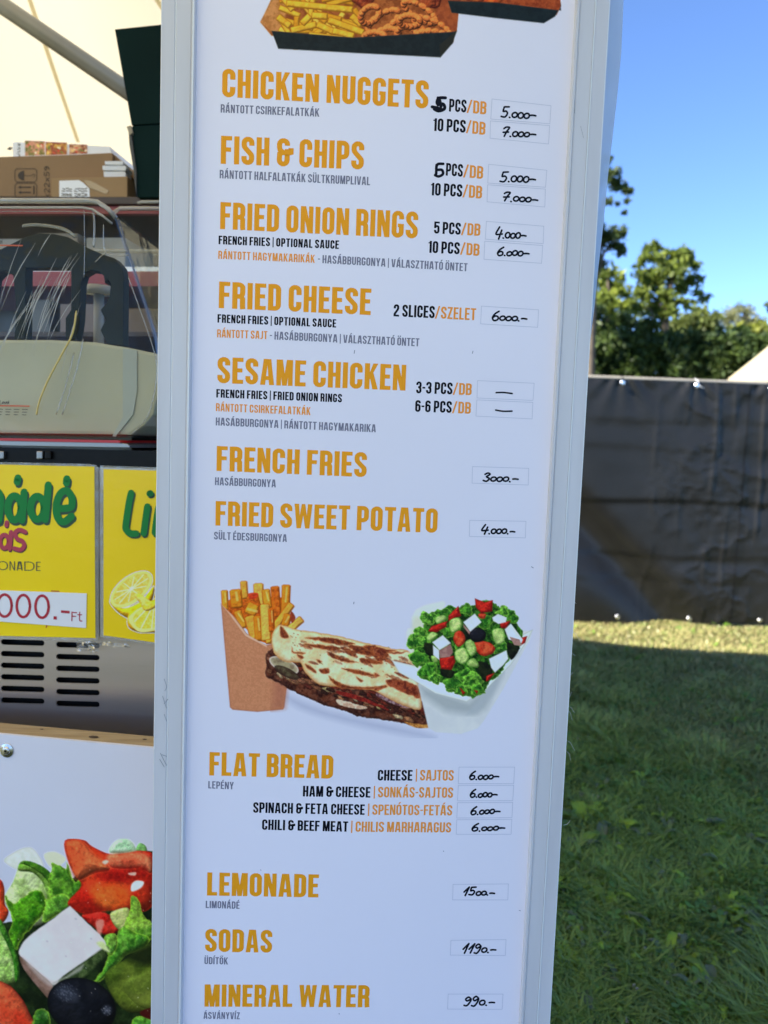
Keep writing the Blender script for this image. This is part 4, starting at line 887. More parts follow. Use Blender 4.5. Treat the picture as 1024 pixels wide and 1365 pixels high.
# feta
C([(92, 1000), (130, 950), (240, 870), (310, 816), (330, 822), (400, 890), (470, 960), (475, 1000), (390, 1060), (290, 1130), (240, 1170), (160, 1100), (92, 1040)], (206, 204, 214), (198, 196, 208), ns=30, amp=3, edge=(190, 186, 194), ew=1.2, warp=.6)
C([(92, 1040), (160, 1100), (240, 1172), (225, 1230), (190, 1200), (110, 1100)], (132, 104, 96), (104, 80, 70), amp=8, ns=9)
C([(100, 1040), (230, 1150), (280, 1140), (240, 1180), (170, 1130)], (186, 176, 178), soft=2, alpha=.6, amp=3)
C([(270, 1150), (390, 1062), (478, 1000), (490, 1020), (400, 1120), (340, 1150)], (66, 84, 48), (40, 56, 30), amp=10, soft=2)
C([(240, 1165), (300, 1130), (380, 1075), (360, 1110), (300, 1140)], (150, 152, 148), soft=1.6, alpha=.8, amp=10, warp=1)
C([(440, 980), (470, 975), (500, 1020), (470, 1010)], (190, 206, 150), soft=1.5, amp=12)
for (a, b, r) in [(345, 870, 2), (215, 972, 1.6), (415, 960, 1.6), (300, 1040, 1.4)]: p.ellipse(*Z(a, b), r, r * .7, 30, (180, 178, 192), soft=.8, amp=0)
# tomato lower left, olive
C([(-60, 1160), (30, 1165), (90, 1220), (130, 1290), (160, 1400), (-60, 1400)], (214, 92, 58), (196, 64, 40), R=20, ns=26, amp=9, edge=(120, 30, 24), ew=2)
C([(60, 1290), (110, 1300), (150, 1380), (60, 1400)], (186, 44, 26), soft=5, alpha=.8, amp=6)
frill([(160, 1290), (200, 1280), (230, 1330), (210, 1390), (150, 1390)], (70, 126, 50), (34, 76, 26))
p.ellipse(*Z(372, 1268), 47, 37, 20, (22, 24, 32), c2=(14, 16, 24), R=30, ns=20, amp=3, hl=.05, edge=(8, 8, 12), ew=2)
p.ellipse(*Z(310, 1212), 15, 9, 20, (66, 72, 90), soft=5, alpha=.55, amp=6)
p.ellipse(*Z(488, 1284), 6, 6, 0, (74, 80, 98), soft=3, alpha=.6, amp=8)
for i in range(60):
    a = rs.uniform(0, 6.28); r = rs.uniform(0, 1) ** .6
    p.ellipse(*Z(300 + 60 * r * math.cos(a), 1205 + 42 * r * math.sin(a)), rs.uniform(.5, 1.3), rs.uniform(.4, .8), 40, (120, 128, 150), soft=.8, alpha=.35, amp=0)
for i in range(26):
    a = rs.uniform(0, 6.28); r = rs.uniform(0, 1) ** .6
    p.ellipse(*Z(485 + 26 * r * math.cos(a), 1285 + 24 * r * math.sin(a)), rs.uniform(.4, 1.0), rs.uniform(.4, .8), 40, (140, 146, 164), soft=.8, alpha=.4, amp=0)
frill([(590, 1360), (620, 1310), (680, 1320), (730, 1340), (730, 1400), (580, 1400)], (90, 150, 50), (50, 110, 34))
C([(640, 1290), (730, 1270), (730, 1330), (660, 1320)], (60, 16, 14), amp=6)
for i in range(50):
    x, y = rs.uniform(0, 700), rs.uniform(640, 1340)
    if abs(y - 1000) > 0: p.ellipse(*Z(x, y), rs.uniform(.5, 1.2), rs.uniform(.3, .7), rs.uniform(0, 180), (226, 230, 226), soft=.5, alpha=.45, amp=0)
p.detail(5, .7)
o = p.finish('salad_picture', PC, counter, M_print, off=.0004); o['label'] = 'large printed salad of tomato, cucumber, lettuce, white cheese and a black olive'

# ================================================================== DRINK MACHINES
PM = Plane(100, 800, 1.36, -2.5)
mc = PM.at(60, 900); mz = .892
machine = empty('drink_machine', (mc[0], mc[1] + .2, mz), 'drink machine with slotted steel front and a clear tank half full of cloudy lemonade', 'drink machine')
M_body = mat('brushed_machine_steel', (0.56, 0.47, 0.46), rough=.28, metal=.85, c2=(0.47, 0.41, 0.40), scale=5, bump=.02, bscale=90, stretch=(.2, 1, 3))
# front plate with real slots, cut from a filled curve
SLOT_ROWS = [(872, 879), (926, 940), (978, 994), (1031, 1048), (1083, 1101), (1137, 1155)]   # centre heights left, right column (3.41 px to the photo px)
def slot_outline(px, py, half=29.0, hh=3.7):
    P = []
    for a in np.linspace(90, 270, 7): P.append((px - half + hh + hh * math.cos(math.radians(a)), py + hh * math.sin(math.radians(a))))
    for a in np.linspace(-90, 90, 7): P.append((px + half - hh + hh * math.cos(math.radians(a)), py + hh * math.sin(math.radians(a))))
    return [(x, y + (x - px) * .03) for x, y in P]
slots = []
for (ya, yb), (yc, yd) in zip([(872, 877), (924, 931), (977, 984), (1029, 1037), (1082, 1089), (1135, 1143)], [(883, 890), (938, 944), (990, 998), (1043, 1051), (1096, 1105), (1149, 1158)]):
    slots.append(slot_outline(105 * .293, 600 + (ya + yb) / 2 * .293)); slots.append(slot_outline(356 * .293, 600 + (yc + yd) / 2 * .293))
def plate(name, outer, holes, plane, near, mt, parent):
    cu = bpy.data.curves.new(name, 'CURVE'); cu.dimensions = '2D'; cu.fill_mode = 'BOTH'
    for L in [outer] + holes:
        sp = cu.splines.new('POLY'); sp.points.add(len(L) - 1)
        for k, (x, y) in enumerate(L):
            u, z = plane.uv(plane.at(x, y)); sp.points[k].co = (u, z, 0, 1)
        sp.use_cyclic_u = True
    cu.extrude = .0012
    tmp = bpy.data.objects.new('tmp', cu); me = bpy.data.meshes.new_from_object(tmp); bpy.data.objects.remove(tmp); bpy.data.curves.remove(cu)
    V = [plane.pt(v.co.x, v.co.y, near + v.co.z) for v in me.vertices]; Fc = [tuple(f.vertices) for f in me.polygons]
    bpy.data.meshes.remove(me); return mesh(name, V, Fc, mt, parent)
plate('front_panel', [(-170, 606), (330, 618), (330, 1022), (-170, 1000)], slots, PM, 0, M_body, machine)
prism('inner_housing', [(-168, 608), (328, 620), (328, 1016), (-168, 998)], PM, -.02, -.04, M_blackplastic, machine)
prism('top_casing', [(-170, 592), (330, 604), (330, 628), (136, 623), (-170, 619)], PM, .0035, -.0005, M_blackplastic, machine)
prism('side_casing', [(-170, 612), (328, 622), (328, 1018), (-170, 1003)], PM, -.045, -.40, M_body, machine)
M_redline = mat('red_seal', (0.45, 0.01, 0.01), rough=.3)
M_dsteel = mat('dark_steel', (.26, .25, .24), rough=.3, metal=.9)
prism('steel_rim', [(-170, 584), (160, 590), (173, 591.5), (176, 594), (176, 597), (-170, 591)], PM, .012, -.38, M_dsteel, machine, .001)
prism('red_seal', [(-170, 580.5), (163, 587), (166, 590), (160, 590.5), (-170, 584)], PM, .016, -.36, M_redline, machine)
for x in (6, 57, 68):
    prism('chrome_button', [(x - 4, 601), (x + 4, 601.3), (x + 4, 612), (x - 4, 612)], PM, .012, .003, M_dsteel if x in (6, 57) else M_blackplastic, machine, .002)
# tank
M_tank = clear_mat('clear_tank_plastic', tint=(.90, .91, .89), haze=.010, bump=.25, gloss=.16, bscale=9, hazec=(.7, .68, .64))
tank_out = [(-150, 300), (-150, 272), (-140, 268), (118, 268), (132, 269.5), (146, 279), (155, 290), (158, 300), (165, 322), (182, 372), (198, 420), (209, 455), (213, 485), (211, 520), (203, 556), (190, 570), (172, 584), (-150, 579)]
def shell(name, pts, plane, near, far, t_scale, mt, par):
    """hollow tank: outer skin, no bottom thickness"""
    P = [plane.at(*q) for q in pts]; V = []; Fc = []; n = len(P); cen = sum(P) / n
    rings = [(near, .972), (near - .004, .99), (near - .014, 1.0), (far + .014, 1.0), (far, .972)]
    for off, k in rings: V += [cen + (q - cen) * k + plane.n * off for q in P]
    for i in range(len(rings) - 1):
        for j in range(n): Fc.append((i * n + j, (i + 1) * n + j, (i + 1) * n + (j + 1) % n, i * n + (j + 1) % n))
    Fc.append(tuple(range(n))); Fc.append(tuple(range((len(rings) - 1) * n, len(rings) * n))[::-1])
    return mesh(name, V, Fc, mt, par, bevel=0)
shell('tank', tank_out, PM, 0.0, -.34, 1, M_tank, machine)
M_rimclear = clear_mat('clear_rim_plastic', tint=(.86, .86, .82), haze=.30, bump=.2, hazec=(.85, .82, .74))
lidline = [(-150, 268.5), (118, 268.5), (131, 270), (145, 279), (156, 292)]
tube('lid_rim', [PM.at(x, y, .004) for x, y in lidline], .0042, M_rimclear, machine, n=10)
tube('lid_rim', [PM.at(x, y + 10, .008) for x, y in [(-150, 268.5), (112, 268.5), (126, 271), (140, 280), (152, 290)]], .0022, M_rimclear, machine, n=8)
tube('lid_rim', [PM.at(x, y, -.34) for x, y in lidline], .0042, M_rimclear, machine, n=10)
M_liq = mat('cloudy_lemonade', (0.60, 0.57, 0.40), rough=.25, c2=(.50, .48, .33), scale=3.5)
M_liq.node_tree.nodes['Principled BSDF'].inputs['Transmission Weight'].default_value = .12
M_liq.node_tree.nodes['Principled BSDF'].inputs['IOR'].default_value = 1.15
liq = [(-148, 451), (60, 451), (120, 454), (168, 462), (206, 470), (210, 488), (208, 520), (200, 553), (188, 567), (170, 580), (-148, 576)]
prism('lemonade', liq, PM, -.016, -.325, M_liq, machine, .006)
prism('refraction_band', [(160, 463), (179, 466), (179, 520), (174, 552), (150, 582), (146, 581), (160, 556)], PM, -.013, -.0155, mat('grey_green_band', (.40, .41, .32), rough=.4), machine)  # flat strip paints the dark refraction band seen in the lemonade
M_archplastic = mat('black_arch_plastic', (0.012, 0.018, 0.015), rough=.6, spec=.2, noise=.2, scale=20)
Z2 = lambda x, y: (x * .2712, 250 + y * .2712)
arch = [(-420, 780), (-420, 420), (-330, 330), (-180, 290), (0, 300), (70, 265), (130, 235), (190, 222), (260, 225), (330, 240), (420, 290), (500, 325), (560, 345), (595, 385), (605, 430), (602, 775), (525, 770), (490, 700), (515, 650), (490, 600), (520, 565), (535, 530), (541, 470), (528, 448), (512, 470),
        (505, 430), (480, 410), (440, 405), (405, 425), (393, 470), (385, 650), (370, 745), (318, 745), (318, 640), (345, 600), (345, 392), (122, 392), (118, 745), (65, 745), (75, 600), (60, 430), (30, 408), (0, 410), (-30, 440), (-60, 600), (-60, 745)]
PI_ = PM.shifted(-.028)
prism('black_arch', [Z2(*q) for q in arch], PI_, -.003, -.03, M_archplastic, machine, .0015)  # solid black arch with cut-outs, just inside the tank front
M_greyp = mat('grey_plastic', (0.30, 0.29, 0.27), rough=.4)
a_, b_ = PM.at(68, 358, -.2), PM.at(68, 452, -.2)
tube('agitator_shaft', [a_, b_], .010, M_greyp, machine); tube('agitator_cap', [PM.at(68, 350, -.2), PM.at(68, 362, -.2)], [.026, .03], M_greyp, machine)
tube('agitator_bar', [PM.at(30, 357, -.2), PM.at(98, 357, -.2)], .008, M_steel, machine)
M_hl = clear_mat('clear_highlight', tint=(.95, .95, .92), haze=.20, gloss=1.0, bump=.1, hazec=(.9, .86, .76), rough=.1)
tube('lid_handle_glint', [PM.at(x, y, -.004) for x, y in catmull([(28, 301), (40, 299), (60, 300), (84, 305), (101, 316)])], [.0005] + [.0030] * 19 + [.0008], M_hl, machine, n=8)  # thin clear tube drawn for the highlight arc on the lid handle
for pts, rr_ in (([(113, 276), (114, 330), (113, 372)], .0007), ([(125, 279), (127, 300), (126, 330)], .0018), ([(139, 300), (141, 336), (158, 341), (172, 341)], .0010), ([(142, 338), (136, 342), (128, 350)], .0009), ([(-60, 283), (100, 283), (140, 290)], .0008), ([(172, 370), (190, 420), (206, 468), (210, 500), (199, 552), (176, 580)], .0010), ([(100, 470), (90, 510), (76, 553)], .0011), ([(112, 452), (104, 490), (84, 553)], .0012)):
    tube('tank_highlight', [PM.at(x, y, .003) for x, y in catmull(pts)], rr_, M_hl, machine, n=6)  # pale tubes stand for highlights along the tank plastic
# level marks on the tank
M_redmark = mat('red_level_print', (.5, .08, .02), rough=.5); M_smallprint = mat('small_black_print', (.02, .02, .02), rough=.5)
ink_strokes('level_line', [[(-60, 326.5), (31, 328)]], 1.8, PM, M_redmark, machine, off=.003)
ink_strokes('level_line', [[(-60, 540), (40, 541.5)]], 1.8, PM, M_redmark, machine, off=.003)
def small_word(s_, x, y, hh, pl, par, m, name='level_word', wd=.8, off=.003):
    G = {'L': [[(0, 1), (0, 0), (.5, 0)]], 'e': [[(.05, .35), (.5, .35), (.45, .6), (.25, .68), (.05, .5), (.05, .15), (.25, 0), (.48, .08)]], 'v': [[(0, .68), (.25, 0), (.5, .68)]], 'l': [[(.1, 1), (.1, 0)]]}
    W = {'L': .6, 'e': .62, 'v': .6, 'l': .3}; st = []; cx = 0
    for c in s_:
        for g_ in G[c]: st.append([(x + (cx + u) * hh, y - v * hh + .02 * (cx * hh)) for u, v in g_])
        cx += W[c]
    ink_strokes(name, st, wd, pl, m, par, off=off)
small_word('evel', -6, 325, 5.2, PM, machine, M_smallprint); small_word('Level', 1.5, 538.5, 4.6, PM, machine, M_smallprint)
small = []
for r_, yy in enumerate((545.5, 549, 552.6)):
    for k in range(4): small.append([(-2 + k * 11, yy + k * .15), (5 + k * 11 - r_, yy + .1 + k * .15)])
ink_strokes('small_print', small, .9, PM, M_smallprint, machine, off=.003)
# pale strips paint the long reflections on creased plastic wrap over the front
M_creaseglint = clear_mat('wrap_crease_glint', tint=(.95, .95, .93), haze=.45, bump=.1, hazec=(.9, .87, .78), rough=.05)
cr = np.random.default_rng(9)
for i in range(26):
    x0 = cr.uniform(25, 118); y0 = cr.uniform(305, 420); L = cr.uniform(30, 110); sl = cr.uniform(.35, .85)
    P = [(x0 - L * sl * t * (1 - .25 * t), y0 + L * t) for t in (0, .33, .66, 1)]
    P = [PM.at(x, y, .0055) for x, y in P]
    tube('wrap_crease_glint', P, [.0001, cr.uniform(.0004, .0009), .0005, .0001], M_creaseglint, machine, n=5)
M_yel = mat('yellow_cord', (.60, .46, .14), rough=.5)
tube('yellow_cord', [PM.at(x, y, .006) for x, y in catmull([(104, 415), (99, 445), (84, 474), (66, 508), (55, 535), (51, 553)])], [.0006] + [.0017] * 24 + [.0014], M_yel, machine, n=8)

# second machine
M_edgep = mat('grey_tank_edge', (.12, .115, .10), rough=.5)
PM2 = Plane(200, 500, 1.62, -2.5)
q_ = PM2.at(230, 900); machine2 = empty('drink_machine', (q_[0], q_[1] + .2, mz), 'second drink machine, half hidden behind the menu board, with a clear tank', 'drink machine')
tank2 = [(153, 290), (154, 281), (162, 277), (350, 277), (352, 300), (330, 420), (330, 560), (235, 560), (222, 500), (212, 455), (160, 305)]
M_tank2 = clear_mat('clear_second_tank', tint=(.90, .91, .89), haze=.02, gloss=.03, bump=.2, hazec=(.7, .68, .6))
shell('tank', tank2, PM2, 0.0, -.3, 1, M_tank2, machine2)
tube('lid_rim', [PM2.at(x, y, .004) for x, y in [(185, 272), (190, 270), (340, 270)]], .0034, M_rimclear, machine2, n=8)
tube('lid_rim', [PM2.at(x, y, .006) for x, y in [(153, 290), (154, 284), (162, 279), (345, 279)]], .0042, M_rimclear, machine2, n=10)
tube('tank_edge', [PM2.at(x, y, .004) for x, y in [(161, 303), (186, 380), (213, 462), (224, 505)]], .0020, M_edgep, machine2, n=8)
liq2 = [(213, 464), (330, 464), (328, 556), (238, 556), (224, 500)]
prism('lemonade', liq2, PM2, -.01, -.29, M_liq, machine2)
prism('base', [(140, 600), (350, 604), (350, 940), (140, 935)], PM2, .0, -.30, M_body, machine2, .004)
prism('neck', [(176, 566), (345, 566), (345, 600), (176, 600)], PM2, .005, -.28, M_blackplastic, machine2, .004)
for i, y in enumerate((520, 548)):
    prism('side_tap', [(197, y), (225, y), (225, y + 20), (197, y + 20)], PM2, .01, -.02, mat('amber_plastic' if i else 'amber_dark_plastic', (.16, .05, .015) if i else (.2, .07, .02), rough=.3), machine2, .002)

# ================================================================== YELLOW SIGNS
M_yellow = mat('yellow_print', (0.93, 0.68, 0.008), rough=.28, c2=(0.90, 0.63, 0.006), scale=4, bump=.10, bscale=28, coat=.15, spec=.3)
M_green = mat('green_letter_ink', (0.012, 0.20, 0.04), rough=.4, spec=.2); M_dgreen = mat('dark_green_letter_ink', (0.012, 0.05, 0.015), rough=.35)
M_pinkink = mat('raspberry_letter_ink', (0.42, 0.03, 0.06), rough=.35); M_dpink = mat('dark_raspberry_ink', (0.09, 0.01, 0.012), rough=.35)
M_lam = clear_mat('clear_laminate', tint=(.93, .93, .90), haze=.18, gloss=.6, bump=.3, bscale=30)
M_redink = mat('red_ink', (0.42, 0.008, 0.025), rough=.4); M_white = mat('white_paper', (0.78, 0.78, 0.80), rough=.45)
PY = PM.shifted(.012)
Y3 = lambda x, y: (x * .293, 600 + y * .293)
def rs_strokes(L): return [[Y3(*q) for q in st] for st in L]
# left sign
yc = PY.at(0, 735); sign1 = empty('price_sign', tuple(yc), 'yellow laminated lemonade sign with a white and red price strip, on the machine front', 'sign')
prism('laminate', [(-150, 613), (120, 618.5), (128, 620), (131.5, 624), (131.8, 850), (129, 854), (-150, 848)], PY, 0, -.0008, M_lam, sign1)
prism('sheet', [(-148, 616), (126, 622), (127.5, 850.5), (-148, 844)], PY, .0006, .0001, M_yellow, sign1)
loop = lambda cx, cy, rx, ry, a0=0, a1=360, n=12: [(cx + rx * math.cos(math.radians(a0 + (a1 - a0) * i / n)), cy + ry * math.sin(math.radians(a0 + (a1 - a0) * i / n))) for i in range(n + 1)]
word1 = [[(-60, 330), (-56, 210)], [(-50, 230), (-30, 190), (-5, 192), (5, 230), (-4, 320)], loop(68, 262, 30, 54), [(112, 190), (108, 250), (102, 318)], [(84, 126), (80, 145)],
         loop(172, 262, 31, 52), [(222, 158), (214, 250), (208, 315)], [(268, 266), (300, 264), (327, 256), (328, 214), (305, 184), (275, 200), (258, 250), (264, 305), (292, 326), (328, 300)], [(306, 130), (304, 150)]]
def word(name, L, wd, pl, mt, mt2, par, dx, dy):
    S2 = [[(x + dx, y + dy) for x, y in s_] for s_ in L]
    o1 = ink_strokes(name, rs_strokes(S2), wd, pl, mt2, par, off=.0009); o2 = ink_strokes(name, rs_strokes(L), wd, pl, mt, par, off=.0014)
word('lemonade_word', word1, 9.6, PY, M_green, M_dgreen, sign1, 7, 12)
word2 = [loop(22, 415, 20, 30), [(52, 372), (50, 410), (46, 450)], [(33, 328), (31, 342)], [(118, 372), (90, 362), (70, 378), (80, 402), (104, 414), (112, 434), (96, 452), (66, 446)]]
word('fruit_word', word2, 5.6, PY, M_pinkink, M_dpink, sign1, 3, 6)
text_line('english_word', "ONADE", Y3(-8, 545), Y3(187, 549), 12.0, PY, mat('thin_dark_ink', (.06, .055, .03), rough=.5), sign1, stroke=.085, gap=.13, wide=.80, off=.0012)
prism('price_strip', [Y3(-300, 618), Y3(0, 637), Y3(397, 651), Y3(394, 808), Y3(0, 778), Y3(-300, 755)], PY, .0022, .0014, M_white, sign1)
digits = [loop(25, 706, 32, 50), loop(110, 708, 30, 50), loop(195, 711, 30, 50)]
ink_strokes('price_figures', rs_strokes(digits), 3.6, PY, M_redink, sign1, off=.0026)
mesh('price_figures', [PY.at(*Y3(*q), off=.0026) for q in [(247, 754), (262, 755), (262, 770), (247, 769), (281, 727), (320, 730), (320, 742), (281, 739)]], [(0, 1, 2, 3), (4, 5, 6, 7)], M_redink, sign1)
ink_strokes('price_figures', rs_strokes([[(331, 735), (330, 775)], [(331, 737), (352, 738)], [(331, 754), (348, 755)], [(366, 736), (365, 768), (369, 776), (376, 776)], [(357, 747), (375, 748)]]), 1.4, PY, M_redink, sign1, off=.0026)
ink_strokes('price_figures', rs_strokes([[(236, 640), (270, 642)], [(216, 794), (212, 806)]]), 1.3, PY, M_redink, sign1, off=.0012)
# crumpled clear tape at the bottom corner
V = []; Fc = []; tr = np.random.default_rng(4)
for j in range(7):
    for i in range(16):
        x = 360 + i * 16; y = 852 + j * 9 + i * 1.6; V.append(PY.at(*Y3(x + tr.uniform(-4, 4), y + tr.uniform(-3, 3)), off=.004 + tr.uniform(0, .009)))
for j in range(6):
    for i in range(15): a = j * 16 + i; Fc.append((a, a + 1, a + 17, a + 16))
tape = [((x, y)) for x, y in ()]
V2, F2 = [], []
keep_ = [f for f in Fc if ((f[0] % 16) < 6) or (f[0] // 16 < 2)]
mesh('crumpled_tape', V, keep_, M_lam, sign1)
# right sign
q2 = PY.at(190, 740); sign2 = empty('price_sign', tuple(q2), 'yellow lemonade sign with lemon slices, cut off by the menu board edge', 'sign')
PY2 = PY
prism('laminate', [(133, 620.5), (300, 626), (300, 872), (133, 849)], PY2, -.001, -.0018, M_lam, sign2)
prism('sheet', [(138, 625.3), (298, 630), (298, 869), (138, 847)], PY2, -.0002, -.0008, M_yellow, sign2)
word('lemonade_word', [[(598, 194), (588, 240), (576, 320), (574, 358), (596, 378), (622, 379)], [(672, 256), (664, 310), (655, 378)], [(686, 196), (682, 198)], [(722, 262), (714, 310), (706, 376)], [(722, 280), (750, 250), (772, 270), (764, 376)]], 8.6, PY2, M_green, M_dgreen, sign2, 6, 8)
p = Paint(141, 756, 246, 850, k=1.6)
LY = lambda x, y: (x * .293, 600 + y * .293)
def Lm(q, c, c2=None, **k): k.setdefault('soft', .7); p.shape([LY(*a) for a in q], c, c2=c2, **k)
Lm([(500, 690), (560, 720), (640, 690), (700, 620), (690, 690), (640, 760), (600, 770), (540, 740)], (232, 176, 10), (246, 200, 40), R=8, amp=6)
p.ellipse(*LY(598, 634), 33, 17, -38, (244, 226, 140), edge=(236, 200, 80), ew=1, amp=3)
p.ellipse(*LY(598, 632), 29, 13.8, -38, (228, 186, 74), c2=(240, 206, 110), amp=9, ns=3)
for k in range(10):
    a = 2 * math.pi * k / 10 + .2; r = math.radians(-38); x, y = 27 * math.cos(a), 12.6 * math.sin(a); cx, cy = LY(598, 632)
    p.bar(cx, cy, cx + x * math.cos(r) - y * math.sin(r), cy + x * math.sin(r) + y * math.cos(r), 1.2, (250, 240, 200), soft=.4, amp=2)
p.ellipse(*LY(598, 630), 3, 2, -38, (252, 246, 220), amp=2)
Lm([(580, 770), (600, 735), (700, 680), (840, 640), (840, 830), (700, 830), (640, 830), (590, 810)], (236, 168, 10), (248, 200, 40), R=8, amp=6)
Lm([(584, 768), (600, 745), (640, 715), (720, 690), (840, 690), (840, 790), (700, 822), (640, 828), (604, 804)], (246, 228, 140), amp=3)
Lm([(606, 764), (640, 726), (720, 702), (840, 702), (840, 770), (700, 806), (644, 812), (616, 796)], (240, 196, 60), (248, 216, 110), amp=10, ns=3)
for a in ((612, 780, 690, 700), (640, 815, 700, 700), (690, 812, 702, 700), (760, 800, 712, 700)):
    x0, y0 = LY(a[0], a[1]); x1, y1 = LY(a[2], a[3]); p.bar(x0, y0, x1, y1, 1.2, (252, 244, 206), soft=.4, amp=2)
Lm([(612, 660), (640, 655), (700, 690), (740, 640), (760, 660), (700, 720), (660, 730), (640, 700)], (244, 206, 60), (250, 226, 120), R=4, amp=6)
o = p.finish('lemon_picture', PY2, sign2, M_print, off=.0004)
prism('paper_backing', [(133, 652), (138, 652), (138, 745), (133, 745)], PM, .004, .003, mat('pinkish_paper', (.5, .42, .40), rough=.6), sign2)

# ================================================================== SHELF WITH BOXES
PH = Plane(100, 262, 1.95, -6.5)
M_shelf = mat('dark_brown_board', (0.045, 0.028, 0.022), rough=.5, noise=.2, scale=10)
M_redtrim = mat('red_trim', (0.27, 0.022, 0.026), rough=.35); M_greycab = mat('grey_cabinet', (0.20, 0.20, 0.20), rough=.5, noise=.12, scale=6)
hc = PH.at(100, 262); rack = empty('back_shelf', (hc[0], hc[1] + .25, 0), 'dark brown topped back shelf with red edging behind the clear tanks', 'shelf')
def hz(px, py): return PH.at(px, py)[2]
prism('top_board', [(-160, 262), (300, 262), (300, 272), (-160, 272)], PH, 0, -.5, M_shelf, rack, .002)
prism('edging', [(-160, 272.6), (300, 272.6), (300, 283), (-160, 283)], PH, -.012, -.03, M_redtrim, rack)
prism('back_panel', [(-160, 284), (300, 284), (300, 760), (-160, 760)], PH, -.42, -.45, M_greycab, rack)
for y0, y1, m in ((352, 358, M_steel), (358, 378, M_redtrim), (440, 446, M_shelf), (520, 526, M_redtrim), (560, 566, M_shelf)):
    prism('shelf_edge', [(-160, y0), (300, y0), (300, y1), (-160, y1)], PH, -.03, -.40, m, rack)
M_pale = mat('pale_cartons', (.42, .40, .37), rough=.7, noise=.2, scale=9)
for x in (-158, 292):
    zt = PH.at(x, 284)[2]; P_ = PH.at(x, 284, -.06); box('post', (P_[0], P_[1], zt / 2), (.035, .035, zt), M_alu, rack, yaw=-6.5)
    P_ = PH.at(x, 284, -.40); box('post', (P_[0], P_[1], zt / 2), (.035, .035, zt), M_alu, rack, yaw=-6.5)
stock = [(-60, 20, 308, 352, M_pale, 'pale carton on the upper shelf, leftmost behind the clear tank'), (28, 84, 300, 352, mat('beige_carton', (.36, .30, .24), rough=.7, noise=.15), 'beige carton on the upper shelf behind the black arch'),
         (96, 150, 306, 352, M_pale, 'pale carton on the upper shelf at the tank corner'), (0, 46, 392, 440, mat('dark_tin', (.10, .11, .12), rough=.4), 'dark tin on the middle shelf behind the tank'),
         (60, 108, 398, 440, mat('mauve_carton', (.22, .18, .18), rough=.6), 'mauve carton on the middle shelf behind the tank'), (150, 200, 404, 440, mat('bronze_tin', (.16, .10, .05), rough=.4), 'bronze coloured tin on the middle shelf beside the second tank')]
for x0, x1, y0, y1, m, lb in stock:
    q = PH.at((x0 + x1) / 2, y1); nm = 'tin' if 'tin' in lb else 'carton'
    o = prism(nm, [(x0, y0), (x1, y0), (x1, y1), (x0, y1)], PH, -.07, -.25, m, None, .004); tag(o, lb, nm, 'goods on the back shelf')

M_card = mat('brown_cardboard', (0.26, 0.158, 0.078), rough=.85, noise=.08, scale=7, bump=.05, bscale=80)
M_cardd = mat('cardboard_ink', (0.05, 0.035, 0.025), rough=.8); M_tapebrown = mat('packing_tape', (.36, .26, .15), rough=.25, coat=.5)
K = lambda x, y: (x * .254, y * .254)
PK = PH.shifted(-.05)
qb = PK.at(70, 262); cb = empty('cardboard_box', tuple(qb), 'large brown cardboard box with umbrella and arrow symbols, lying on the shelf', 'box')
prism('carton_body', [(-150, 208.5), (0, 208.8), (100, 206), (146, 203.5), (150, 204), (150, 262), (-150, 262)], PK, 0, -.30, M_card, cb, .002)
prism('carton_flap', [(146, 203.6), (151, 205), (180, 233), (180, 240), (150, 214)], PK, -.012, -.24, mat('shaded_cardboard', (.24, .15, .08), rough=.9), cb)
def sq(x0, y0, x1, y1, r=6): return [(x0 + r, y0), (x1 - r, y0), (x1, y0 + r), (x1, y1 - r), (x1 - r, y1), (x0 + r, y1), (x0, y1 - r), (x0, y0 + r), (x0 + r, y0)]
def kst(L): return [[K(*q) for q in s_] for s_ in L]
for a in (sq(80, 886, 194, 955, 10), sq(80, 962, 194, 1036, 10)):
    V = []; Fc = []
    for r_ in ribbon([K(*q) for q in a[:-1]], .9, closed=True): i = len(V); V += [PK.at(*pp, off=.0008) for pp in r_]; Fc.append((i, i + 1, i + 2, i + 3))
    mesh('handling_symbol', V, Fc, M_cardd, cb)
mesh('handling_symbol', [PK.at(*K(*q), off=.001) for q in [(128, 896), (112, 900), (99, 910), (95, 922), (99, 935), (112, 944), (128, 948)]], [tuple(range(7))], M_cardd, cb)
ink_strokes('handling_symbol', kst([[(128, 922), (165, 922), (178, 914), (184, 922), (178, 932)]]), .7, PK, M_cardd, cb, off=.0012)
for yy in (983, 1010):
    mesh('handling_symbol', [PK.at(*K(*q), off=.001) for q in [(96, yy), (112, yy - 9), (112, yy - 3), (165, yy - 3), (165, yy + 3), (112, yy + 3), (112, yy + 9)]], [tuple(range(7))], M_cardd, cb)
mesh('handling_symbol', [PK.at(*K(*q), off=.001) for q in [(176, 975), (183, 975), (183, 1020), (176, 1020)]], [(0, 1, 2, 3)], M_cardd, cb)
# vertical size print ending in 2 2 x 5 9
# the figures read upwards: "x 2 2 x 5 9"
gl = [('x', [[(0, 0), (.5, .7)], [(.5, 0), (0, .7)]]), ('2', [[(.02, .8), (.25, 1), (.48, .8), (.4, .5), (0, 0), (.5, 0)]]), ('2', [[(.02, .8), (.25, 1), (.48, .8), (.4, .5), (0, 0), (.5, 0)]]), ('x', [[(0, 0), (.5, .7)], [(.5, 0), (0, .7)]]),
      ('5', [[(.5, 1), (.08, 1), (.04, .55), (.3, .6), (.5, .35), (.3, 0), (0, .08)]]), ('9', [[(.48, .75), (.25, 1), (.02, .75), (.25, .5), (.48, .75), (.44, .2), (.1, 0)]])]
st = []
for i, (c, G) in enumerate(gl):
    y = 1040 - i * 29
    for s_ in G: st.append([K(260 - (1 - v) * 0 - 26 + (1 - v) * 26, y - u * 40) for u, v in s_])
